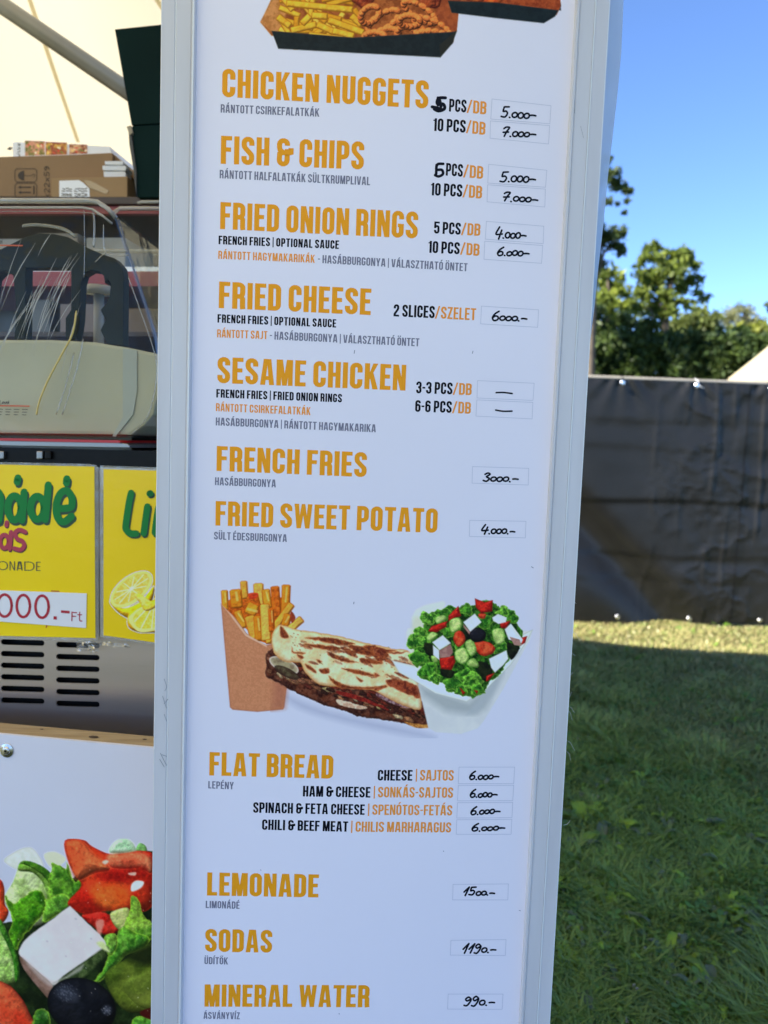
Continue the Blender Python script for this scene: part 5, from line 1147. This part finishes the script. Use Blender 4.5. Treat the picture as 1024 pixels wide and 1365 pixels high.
ink_strokes('size_print', st, 1.0, PK, M_cardd, cb, off=.001)

qs = PH.at(118, 262); sb = empty('cardboard_box', tuple(qs), 'small brown cardboard box with a white label and tape, in front of the large one', 'box')
prism('carton_body', [K(270, 935), K(480, 930), K(668, 925), K(668, 1034), K(270, 1034)], PH, .0, -.045, mat('light_cardboard', (.30, .185, .085), rough=.8, noise=.07, scale=9), sb, .0015)
prism('paper_label', [K(313, 950), K(415, 946), K(438, 960), K(470, 990), K(472, 1034), K(313, 1034)], PH, .0012, .0002, M_white, sb)
ls = []
for yy in (992, 1003, 1018, 1028):
    for xx in (330, 348, 366, 395, 412, 430, 446): ls.append([K(xx + rs.uniform(-3, 3), yy + rs.uniform(-2, 2)), K(xx + 12, yy + rs.uniform(-4, 4))])
ink_strokes('label_print', ls, 1.5, PH, mat('faded_grey_ink', (.22, .20, .18), rough=.7), sb, off=.0016)
prism('packing_tape', [K(440, 946), K(480, 950), K(572, 1000), K(560, 1020), K(470, 985)], PH, .0011, .0003, M_tapebrown, sb)

qf = PK.at(78, 207); fb = empty('food_carton', tuple(qf), 'flat white food carton printed with dish photos, on top of the large cardboard box', 'box')
prism('carton_body', [K(42, 732), K(60, 728), K(300, 740), K(556, 752), K(570, 800), K(566, 808), K(300, 815), K(44, 824)], PK, -.02, -.26, M_white, fb, .001)
p = Paint(28, 183, 122, 208, k=2.2)
def Kp(q, c, c2=None, **k): k.setdefault('soft', .4); p.shape([K(*a) for a in q], c, c2=c2, **k)
for (x0, x1, y0, y1, c, c2) in ((132, 236, 738, 818, (176, 130, 116), (110, 110, 70)), (240, 352, 745, 815, (180, 150, 80), (130, 76, 60)), (364, 458, 756, 810, (110, 60, 50), (180, 150, 124))):
    Kp([(x0, y0), (x1, y0 + 4), (x1, y1 - 4), (x0, y1)], c, c2, smooth=False, ns=5, amp=26)
    for k in range(9): p.ellipse(*K(rs.uniform(x0 + 8, x1 - 8), rs.uniform(y0 + 10, y1 - 12)), rs.uniform(1, 3), rs.uniform(.7, 1.8), rs.uniform(0, 180), [(176, 76, 66), (206, 180, 110), (100, 116, 66), (216, 204, 190)][k % 4], soft=.4, amp=20)
Kp([(500, 756), (548, 760), (556, 795), (505, 800)], (150, 150, 150), (190, 190, 190), smooth=False, ns=2, amp=20)
p.finish('dish_pictures', PK, fb, M_print, off=-.019)
ink_strokes('carton_mark', kst([[(66, 812), (82, 800), (68, 792)], [(70, 784), (84, 778)], [(68, 770), (82, 764), (72, 756)], [(70, 748), (84, 744), (70, 738)]]), .8, PK, M_smallprint, fb, off=-.0188)
ink_strokes('torn_flap', kst([[(18, 766), (34, 770)], [(26, 760), (40, 762)]]), 2.0, PK, M_smallprint, fb, off=-.019)

M_stack = mat('white_card_stack', (.66, .66, .68), rough=.6)
for i, (x0, x1, y0, y1) in enumerate([(546, 645, 842, 864), (532, 658, 864, 892), (536, 654, 893, 925)]):
    o = prism('paper_tray', [K(x0, y0 + 1), K(x1 - 8, y0), K(x1, y0 + 8), K(x1 - 3, y1), K(x0 + 2, y1 - 2)], PH, -.003 - .002 * i, -.04, M_stack, None, .0012)
    tag(o, ['white paper tray, topmost of the small stack on the brown boxes', 'white paper tray in the middle of the small stack', 'white paper tray at the bottom of the small stack'][i], 'paper tray', 'stack of white paper trays')

M_dkgreen = mat('dark_green_board', (0.003, 0.014, 0.013), rough=.8, spec=.08, noise=.15, scale=5)
PG = PH.shifted(.02)
qg = PG.at(200, 262); gb = empty('green_case', tuple(qg), 'tall dark green open case standing on the shelf beside the boxes', 'case')
prism('lid', [K(602, 153), K(1000, 112), K(1000, 640), K(690, 655)], PG, 0, -.012, M_dkgreen, gb, .0015)
prism('case_body', [K(690, 657), K(1000, 642), K(1000, 1034), K(718, 1034)], PG, -.003, -.16, M_dkgreen, gb, .002)
prism('latch', [K(668, 668), K(690, 662), K(700, 700), K(684, 712)], PG, .004, -.004, mat('tan_latch', (.30, .25, .17), rough=.6), gb)
prism('side_flap', [K(676, 690), K(690, 705), K(716, 900), K(716, 1030), K(700, 880), K(680, 760)], PG, .001, -.02, mat('grey_green_edge', (.05, .05, .045), rough=.6), gb)
# ================================================================== BLACK TARP FENCE
PF = Plane(900, 700, 6.42, 3.5)
A_ = PF.at(790, 503); B_ = PF.at(1024, 512); uA, zA = PF.uv(A_); uB, zB_ = PF.uv(B_)
zt_mid = (zA + zB_) / 2
fence = empty('tarp_fence', tuple(PF.pt(2.2, 0, 0)), 'black tarpaulin fence tied to a rail at the far edge of the grass', 'fence')
M_tarp = mat('black_tarpaulin', (0.0125, 0.0125, 0.0120), rough=.40, noise=.12, scale=4, bump=.12, bscale=7, spec=.32)
def crease(u, z):
    d = np.zeros_like(u)
    for zi, a, wdt in ((1.72, .004, .03), (1.50, .003, .03), (1.06, .006, .016), (.60, .005, .022), (.40, .004, .03)):
        zz = zi + .01 * np.sin(u * 3.1 + zi * 7); d += a * np.tanh((z - zz) / wdt) * np.exp(-((z - zz) / .14) ** 2)
    for ui, a, wdt in ((-.20, .006, .03), (.03, .010, .03), (.28, .012, .03), (.44, .010, .02), (.69, .014, .02), (.9, .012, .02), (1.4, .012, .02), (2.1, .014, .02), (-1.7, .01, .02), (-2.9, .012, .02), (3.1, .012, .02), (4.2, .012, .02)):
        uu = ui + .012 * np.sin(z * 4 + ui * 5); d += 1.0 * a * np.exp(-((u - uu) / (wdt * .7)) ** 2) * np.clip(fnoise(u * 3 + 9, z * 9 + 40, 3.0, int(ui * 10) + 99) * 3.2 - 1.1, 0, 1)
    m = (fnoise(u * 10 + 50, z * 4 + 20, 2.2, 31) - .5); m2 = (fnoise(u * 4 + z * 6 + 60, z * 14 - u * 5 + 90, 3.0, 77) - .5)
    amt = .10 + .50 * np.clip((u + .35) / .6, 0, 1)
    d += m * .040 * amt + m2 * .012 * amt
    ln = z - (1.12 - .95 * (u + .85)); d -= .16 / (1 + np.exp(ln / .06)) * np.exp(-((ln + .18) / .30) ** 2) * np.clip((.7 - u) / .7, 0, 1)  # broad fold shaped to face down and stand for the diagonal shadow
    d += (fnoise(u * 5 + 20, z * 5 + 10, 3.4, 61) - .5) * .09 * amt
    rid = 1 - np.abs(2 * fnoise(u * 5 + z * 3 + 40, z * 6 - u * 2 + 40, 2.5, 5) - 1); d += (rid ** 6) * .018 * amt
    # folds fanning from the ties
    for ut in uA + .245 + np.arange(-18, 12) * .62:
        r = np.hypot(u - ut, z - 2.15); d += .012 * np.sin(np.arctan2(u - ut, 2.2 - z) * 14) * np.exp(-r / .22)
    return d
panels = [(-7.2, -4.45), (-4.45, -1.95), (-1.95, .55), (.55, 3.05), (3.05, 6.6)]
for (ua, ub) in panels:
    ub = ub + .06
    nu = int((ub - ua) / .014); nv = 150
    U_, Zv = np.meshgrid(np.linspace(ua, ub, nu + 1), np.linspace(0, 1, nv + 1))
    top_ = zA + (U_ - uA) * (zB_ - zA) / (uB - uA) - .010 * np.abs(np.sin((U_ + .25) * math.pi / .62))
    bot_ = .02 + .02 * np.sin(U_ * 1.9)
    Z_ = bot_ + (top_ - bot_) * Zv
    off = crease(U_, Z_) - .035 * ((U_ - ua) / (ub - ua) > .99) * 0 - .20 * np.clip(.34 - Z_, 0, 1) ** 1.4 + .006 * np.exp(-((U_ - ua) / .03) ** 2) - .012 * np.clip((U_ - ub + .06) / .06, 0, 1)
    sag = .05 * np.exp(-((Z_ - .55) / .35) ** 2) * np.sin((U_ - ua) / (ub - ua) * math.pi) * 0; off = off + sag
    V = (np.array([PF.p[0], PF.p[1], 0])[None] + U_.ravel()[:, None] * PF.h + np.stack([0 * Z_.ravel(), 0 * Z_.ravel(), Z_.ravel()], 1) + off.ravel()[:, None] * PF.n)
    idx = np.arange((nu + 1) * (nv + 1)).reshape(nv + 1, nu + 1)
    Fc = np.stack([idx[:-1, :-1].ravel(), idx[:-1, 1:].ravel(), idx[1:, 1:].ravel(), idx[1:, :-1].ravel()], 1)
    fast_mesh('tarp_panel', V, Fc, M_tarp, None, fence, True, origin=PF.pt((ua + ub) / 2, 1, 0))
slope = (zB_ - zA) / (uB - uA)
tube('top_rail', [PF.pt(-7.2, zA + (-7.2 - uA) * slope + .004, -.03), PF.pt(6.6, zA + (6.6 - uA) * slope + .004, -.03)], .017, M_alu, fence)
for u in np.arange(-7.1, 6.6, 2.5): tube('fence_post', [PF.pt(u, 0, -.34), PF.pt(u, 2.05, -.30)], .022, M_alu, fence)
M_eye = mat('bright_eyelet', (.62, .62, .62), rough=.25, metal=1)
def eyelet_mesh():
    bm = bmesh.new(); bmesh.ops.create_cone(bm, segments=14, radius1=.022, radius2=.015, depth=.008, cap_ends=True, matrix=Matrix.Rotation(math.radians(90), 4, 'X'))
    me = bpy.data.meshes.new('eyelet'); bm.to_mesh(me); bm.free(); me.materials.append(M_eye); return me
em = eyelet_mesh()
for px, py in ((824, 508), (912, 506), (1003, 514)):
    pass
for k in range(-2, 20):
    u = uA + .245 + (k - 8) * .62
    link('eyelet', em, fence, PF.pt(u, zA + (u - uA) * slope - .035, .030)); link('eyelet', em, fence, PF.pt(u + .1, .075, -.02))
    tube('cable_tie', [PF.pt(u - .008, zA + (u - uA) * slope + .02, -.01), PF.pt(u, zA + (u - uA) * slope + .012, .018), PF.pt(u + .012, zA + (u - uA) * slope - .035, .032), PF.pt(u + .05, zA + (u - uA) * slope - .06, .05)], .003, M_bead if k % 2 else M_blackplastic, fence, n=5)

# cream pavilion tent beyond the fence
dd = 13.0; ap = CAM + ray(1062, 452) * dd; e1 = CAM + ray(980, 512) * dd
pav = empty('pavilion_tent', (float(ap[0]) + .1, dd + 1.0, 0), 'cream peaked tent roof showing above the fence at the right', 'tent')
rx_ = ap[0] + .1 - e1[0] + .12; ez = e1[2] - .30
c_ = np.array([ap[0] + .1, dd + 1.0, 0]); V = []; Fc = []; n = 24
cors = [(-rx_, -rx_), (rx_, -rx_), (rx_, rx_), (-rx_, rx_)]
for lv in range(9):
    t = lv / 8; s_ = (1 - t); zz = ez + (ap[2] + .15 - ez) * (t ** 1.25)
    for a, b in cors: V.append((c_[0] + a * s_ * 1.0 + 0, c_[1] + b * s_, zz))
for lv in range(8):
    for k in range(4): Fc.append((lv * 4 + k, lv * 4 + (k + 1) % 4, (lv + 1) * 4 + (k + 1) % 4, (lv + 1) * 4 + k))
mesh('tent_roof', V, Fc, M_canopy, pav)
for a, b in cors: tube('tent_pole', [(c_[0] + a * .96, c_[1] + b * .96, 0), (c_[0] + a * .96, c_[1] + b * .96, ez)], .03, M_alu, pav)

# ================================================================== TREES
M_bark = mat('bark', (0.09, 0.07, 0.05), rough=.9, noise=.3, scale=6, bump=.4)
M_leaf = vcol_mat('foliage', rough=.55, spec=.3, transl=.38)
def leaves(name, blobs, n_per, size, base, var, parent, seed):
    r = np.random.default_rng(seed); C_, Rr = [], []
    tot = sum(b[3] ** 2 for b in blobs); P = []; CC = []
    for (x, y, z, rad) in blobs:
        n = max(60, int(n_per * 2.6 * rad ** 2))
        # a handful of sub-clumps on the blob, leaves gathered about them
        m = max(5, int(9 + rad * 6)); d = r.normal(size=(m, 3)); d /= np.linalg.norm(d, axis=1)[:, None]; sub = d * rad * r.uniform(.35, 1.0, (m, 1)) * [1, 1, .85]
        k = r.integers(0, m, n); q = sub[k] + r.normal(size=(n, 3)) * rad * .24
        P.append(q + [x, y, z]); tone = r.uniform(-1, 1, m)[k] * .5 + r.normal(size=n) * .3; CC.append(tone)
    P = np.concatenate(P); T = np.concatenate(CC); n = len(P)
    a = r.normal(size=(n, 3)); a /= np.linalg.norm(a, axis=1)[:, None]; b = r.normal(size=(n, 3)); b -= (a * b).sum(1)[:, None] * a; b /= np.linalg.norm(b, axis=1)[:, None]
    s_ = size * .78 * r.uniform(.6, 1.4, (n, 1)); V = np.stack([P - a * s_, P + b * s_ * .42, P + a * s_, P - b * s_ * .42], 1).reshape(-1, 3)
    Fc = np.arange(4 * n).reshape(n, 4)
    c = np.array(base)[None] * 1.7 * (1 + T[:, None] * .35) + np.array(var)[None] * np.clip(T, 0, 1)[:, None]
    c = np.clip(c * np.array([1.05, 1.0, .8]), .008, .4); return fast_mesh(name, V, Fc, M_leaf, np.repeat(c, 4, 0), parent, origin=P.mean(0))
def tree(label, depth, blobs, base=(.055, .085, .02), var=(.06, .06, .0), leaf=.11, dens=1500, trunk=None, group=None, cat='tree', seed=1, name='tree', ground_px=None):
    W = []
    rr = np.random.default_rng(seed)
    for (px, py, r) in blobs:
        dp = depth + rr.uniform(-1, 1) * r * depth / F_PX * 1.2; q = CAM + ray(px, py) * (dp / ray(px, py)[1]); W.append((q[0], q[1], q[2], r * dp / F_PX))
    mx = np.mean([w_[0] for w_ in W]); base_x = mx if trunk is None else (CAM + ray(trunk, 580) * depth)[0]
    root = empty(name, (base_x, depth, 0), label, cat, group)
    leaves('crown', W, dens, leaf, base, var, root, seed)
    topz = max(w_[2] for w_ in W); lowz = min(w_[2] for w_ in W)
    th = max(.5, lowz + (topz - lowz) * .35); tr_ = .018 * topz
    tube('trunk', [(base_x, depth, 0), (base_x + .1, depth + .1, th * .5), (base_x, depth, th), (base_x + .15, depth, (th + topz) / 2)], [tr_, tr_ * .8, tr_ * .55, tr_ * .2], M_bark, root, n=8)
    order = sorted(range(len(W)), key=lambda i: -W[i][3])[:7]
    for i in order:
        x, y, z, r = W[i]; z0 = max(.3, min(th, z - .5)); tube('limb', [(base_x, depth, z0 * .9), ((base_x + x) / 2, (depth + y) / 2, (z0 + z) / 2 + .2), (x, y, z)], [tr_ * .42, tr_ * .25, tr_ * .08], M_bark, root, n=6)
    return root
Z7 = lambda L: [(740 + x * .2773, 180 + y * .2773, r * .2773) for x, y, r in L]
tree('tall dark pine whose upper branches jut out beside the menu board', 14, Z7([(240, 120, 26), (268, 190, 34), (295, 240, 36), (340, 262, 26), (365, 268, 12), (255, 320, 20), (300, 330, 10), (345, 320, 12), (335, 370, 9), (230, 470, 40), (265, 490, 50), (310, 470, 34), (290, 540, 38), (318, 575, 20), (215, 620, 30), (150, 200, 60), (150, 450, 80), (100, 330, 80), (120, 650, 90)]),
     base=(.035, .055, .018), var=(.05, .05, .01), leaf=.06, dens=5200, trunk=775, seed=3, name='pine_tree')
tree('pale green tree just right of the menu board, in front of the dark trees', 17, Z7([(265, 700, 60), (310, 760, 50), (240, 760, 50), (330, 830, 34), (210, 800, 55), (280, 830, 50), (230, 680, 36)]), base=(.085, .115, .022), var=(.07, .06, 0), leaf=.10, dens=1500, seed=4)
tree('tallest bushy tree, bright yellow green on its left side', 18, Z7([(488, 530, 34), (455, 560, 36), (425, 600, 34), (410, 680, 34), (405, 760, 40), (500, 590, 44), (560, 590, 42), (605, 570, 36), (645, 590, 34), (672, 630, 30), (670, 690, 36), (600, 640, 60), (540, 680, 60), (470, 680, 50), (610, 720, 46), (455, 760, 56), (530, 780, 50), (690, 760, 22), (718, 785, 26), (640, 810, 30), (590, 800, 24), (380, 820, 50), (470, 850, 60), (560, 850, 40)]),
     base=(.070, .100, .022), var=(.08, .07, 0), leaf=.095, dens=1700, seed=5)
tree('round green tree with olive top, right of the tallest tree', 22, Z7([(700, 880, 60), (650, 900, 60), (740, 900, 50), (620, 960, 70), (720, 970, 70), (790, 880, 36), (800, 960, 60), (680, 1040, 80), (560, 930, 50)]), base=(.06, .08, .024), var=(.05, .05, .01), leaf=.11, dens=1200, seed=6)
tree('pale greyish feathery tree at the back of the row', 30, Z7([(860, 850, 46), (900, 850, 50), (940, 880, 50), (840, 890, 50), (900, 920, 60), (970, 930, 40)]), base=(.12, .13, .07), var=(.05, .05, .03), leaf=.09, dens=800, seed=7)
tree('yellow green tree behind the cream tent roof', 19, Z7([(870, 960, 60), (930, 960, 60), (1000, 950, 60), (1050, 940, 60), (880, 1050, 70), (960, 1060, 80), (1060, 1040, 90), (1140, 960, 80), (1200, 1050, 90), (1160, 860, 60)]), base=(.085, .105, .02), var=(.07, .06, 0), leaf=.10, dens=1400, seed=8)
tree('thin dark tree showing at the right edge of the picture', 26, Z7([(1040, 830, 28), (1060, 780, 20), (1100, 800, 60), (1020, 815, 12)]), base=(.04, .06, .025), leaf=.08, dens=1800, seed=9)
extra = [(x, y, 62) for x in range(150, 1300, 62) for y in (1000, 1050, 1100, 1150)]
hb = extra + [(x, y, r) for x, y, r in [(190, 880, 70), (230, 960, 80), (330, 900, 60), (330, 1000, 80), (430, 930, 70), (440, 1030, 80), (540, 1000, 80), (560, 1090, 70), (640, 1060, 70), (740, 1060, 80), (800, 1100, 70), (200, 1080, 80), (300, 1100, 80), (400, 1110, 70), (860, 1120, 60), (130, 980, 80)]]
tree('dark green hedge trees close behind the black fence', 15, Z7(hb), base=(.022, .040, .012), var=(.03, .035, .004), leaf=.085, dens=2100, seed=10, name='hedge', cat='hedge')
# greenery on beyond the picture, left behind the stall and right
for i, (px, dp) in enumerate(((-900, 20), (-500, 24), (-150, 19), (200, 23), (560, 21), (1350, 20), (1650, 23), (2000, 19))):
    rr = random.Random(i); B = [(px + rr.uniform(-120, 120), rr.uniform(370, 560), rr.uniform(45, 75)) for _ in range(12)]
    tree(['bushy tree behind the stall, outside the left of the picture', 'bushy tree left of the stall roof, outside the picture', 'bushy tree hidden behind the tent wall', 'tree hidden behind the stacked boxes', 'tree hidden behind the menu board', 'first tree outside the right of the picture', 'second tree outside the right of the picture', 'third tree outside the right of the picture'][i], dp, B, base=(.05, .075, .02), leaf=.16, dens=350, seed=20 + i, group='trees outside the picture')

# ================================================================== GRASS
M_grass = vcol_mat('grass_blades', rough=.38, spec=.55, transl=.42)
def region_pts(n, r):
    """points on the ground, denser near the viewer, over the lawn right of the stall"""
    y = 1.35 + (7.2 - 1.35) * r.random(n) ** 1.55; w_ = .62 * y + .7; x = -.1 + .12 * y + (r.random(n)) * w_
    return x, y
def gpatch(x, y): return fnoise(x * 10 + 30, y * 10 + 30, 6.0, 41), fnoise(x * 10 + 70, y * 10 + 10, 1.8, 52)
r = np.random.default_rng(21); n = 210000
x, y = region_pts(n, r); pa, pb = gpatch(x, y)
dry = np.clip((y - 3.0) / 3.2, 0, 1) * .75 + (pa - .5) * .9 + r.normal(size=n) * .12
dry = np.clip(dry + np.clip((y - 5.4) * 1.2, 0, 1) + np.clip((x - 1.2) / 2.5, 0, .3) - .05, 0, 1)
H = (.026 + .030 * r.random(n)) * (1.15 - .5 * dry) * (.7 + .8 * pb) * (1 + .7 * np.clip((pa - .52) * 8, 0, 1) * (1 - dry)); Wd = .0020 + .0018 * r.random(n) + .00035 * y
az = r.random(n) * 2 * math.pi; lean = H * r.uniform(.4, 2.2, n); bx, by = np.cos(az), np.sin(az); px_, py_ = -by, bx
P0 = np.stack([x, y, np.zeros(n)], 1)
def off(dx, dz, wv): return P0 + np.stack([bx * dx + px_ * wv, by * dx + py_ * wv, dz], 1)
V = np.stack([off(0, 0 * H, -Wd), off(0, 0 * H, Wd), off(lean * .35, H * .62, -Wd * .8), off(lean * .35, H * .62, Wd * .8), off(lean, H * .95, 0 * Wd)], 1).reshape(-1, 3)
i0 = np.arange(n)[:, None] * 5; Fc = np.concatenate([i0 + [0, 1, 3], i0 + [0, 3, 2], i0 + [2, 3, 4]], 0)
g1 = np.array([.15, .25, .060]); g2 = np.array([.26, .41, .085]); d1 = np.array([.46, .38, .19]); tn = r.random(n)[:, None]
c = g1 * (1 - tn) + g2 * tn; dd_ = (dry * r.random(n) ** .5)[:, None]; c = c * (1 - dd_) + d1 * dd_
c = c * (.55 + .9 * pb[:, None])
o = fast_mesh('grass', V, Fc, M_grass, np.repeat(c, 5, 0)); tag(o, 'short trodden lawn grass, dry and brown towards the fence', 'grass', kind='stuff')
# clover: three rounded leaflets on thin stems
n = 17000; x, y = region_pts(n, r); pa, pb = gpatch(x, y)
keep = (r.random(n) < np.clip(1.5 - (y - 1.2) * .42, .04, 1)) & (pa > .36); x, y = x[keep], y[keep]; n = len(x)
V = []; Fc = []; C_ = []
for i in range(n):
    h_ = r.uniform(.02, .055); s_ = r.uniform(.006, .015); a0 = r.uniform(0, 6.28); tl = r.uniform(-.35, .35, 2); cc = np.array([.11, .25, .045]) * r.uniform(.6, 1.6) if r.random() < .8 else np.array([.12, .20, .03])
    for k in range(3):
        a = a0 + k * 2.09; ca, sa = math.cos(a), math.sin(a); b = len(V)
        for (u, v) in ((0, 0), (.9, -.62), (1.7, -.5), (1.9, 0), (1.7, .5), (.9, .62)):
            dx = (u * ca - v * sa) * s_; dy = (u * sa + v * ca) * s_; V.append((x[i] + dx, y[i] + dy, h_ + dx * tl[0] + dy * tl[1] + .15 * s_ * abs(v))); C_.append(cc)
        Fc += [(b, b + 1, b + 2), (b, b + 2, b + 3), (b, b + 3, b + 4), (b, b + 4, b + 5)]
o = fast_mesh('clover', V, Fc, M_grass, np.array(C_)); tag(o, 'clover leaves spread through the near lawn', 'clover', kind='stuff')
# broad jagged leaves (dandelion and plantain) lying in rosettes
def leafblade(px0, py0, a, L, Wm, jag, lift, cc):
    ns = 9; ca, sa = math.cos(a), math.sin(a); b = len(V)
    for k in range(ns + 1):
        t = k / ns; w_ = Wm * (math.sin(math.pi * min(1, t ** .8)) ** .8) * (1 - jag * .55 * (k % 2)) + .0008; zz = lift * math.sin(t * 2.2) + .012
        for sgn in (-1, 0, 1):
            dx = L * t; dy = w_ * sgn; V.append((px0 + dx * ca - dy * sa, py0 + dx * sa + dy * ca, zz + abs(sgn) * w_ * .35)); C_.append(cc * (1.25 if sgn == 0 else 1))
    for k in range(ns):
        for q in (0, 1): i_ = b + k * 3 + q; Fc.append((i_, i_ + 1, i_ + 4, i_ + 3))
V = []; Fc = []; C_ = []; r2 = np.random.default_rng(66)
spots = [(778, 1105, 1.5), (800, 1130, 1.3), (755, 1180, 1.2), (760, 1320, 1.6), (742, 1345, 1.6), (1010, 1230, 1.3), (960, 1225, 1.1), (870, 1190, 1.0), (985, 1130, 1.0), (930, 1110, 1.0), (860, 1050, .8), (1015, 1085, .9), (745, 1240, 1.2), (900, 1290, 1.1), (810, 1230, 1.2), (1020, 1345, 1.2), (980, 1180, 1.1), (765, 1145, 1.2)]
spots += [(float(r2.uniform(750, 1024)), float(r2.uniform(1040, 1360)), float(r2.uniform(.6, 1.0))) for _ in range(34)]
for (sx, sy, k) in spots:
    g = ground_at(sx, sy); k *= 1.25
    for j in range(r2.integers(7, 13)):
        cc = np.array([.22, .36, .025]) * r2.uniform(.6, 1.35) if r2.random() < .7 else np.array([.13, .18, .10])
        leafblade(g[0], g[1], r2.uniform(0, 6.28), .075 * k * r2.uniform(.7, 1.3), .011 * k * r2.uniform(.7, 1.3), float(r2.random() < .6), r2.uniform(.015, .05), cc)
for i in range(3600):
    xx, yy = region_pts(1, r2)
    if r2.random() < np.clip(1.4 - (yy[0] - 1.2) * .38, .04, 1):
        cc = np.array([.16, .29, .035]) * r2.uniform(.6, 1.7) if r2.random() < .8 else np.array([.14, .19, .10])
        for j in range(r2.integers(1, 4)): leafblade(xx[0], yy[0], r2.uniform(0, 6.28), r2.uniform(.02, .062), r2.uniform(.005, .013), float(r2.random() < .35), r2.uniform(.01, .04), cc)
Vq = np.array(V)
o = fast_mesh('broadleaf_weeds', Vq, Fc, M_grass, np.array(C_)); tag(o, 'broad jagged weed leaves among the grass near the board', 'weeds', kind='stuff')
# clover flowers, small pale balls
V = []; Fc = []; C_ = []
fl_ = [(784, 980), (791, 1061), (797, 1062), (822, 1126), (825, 1125), (752, 1036), (849, 1319), (845, 1314), (908, 1250), (914, 1251), (890, 1310), (770, 985), (836, 1360), (905, 1247), (860, 1265)]
for (sx, sy) in fl_:
    g = ground_at(sx, sy, .05)
    for j in range(26):
        d = r2.normal(size=3); d /= np.linalg.norm(d); e = np.cross(d, [.3, .5, .8]); e /= np.linalg.norm(e); b = len(V); c0 = g + d * .004
        V += [g, c0 - e * .0016, g + d * .0075, c0 + e * .0016]; Fc.append((b, b + 1, b + 2, b + 3)); C_ += [np.array([.55, .55, .50])] * 4
o = fast_mesh('clover_flowers', V, Fc, M_grass, np.array(C_)); tag(o, 'small white clover flower heads dotted in the lawn', 'flowers', kind='stuff')
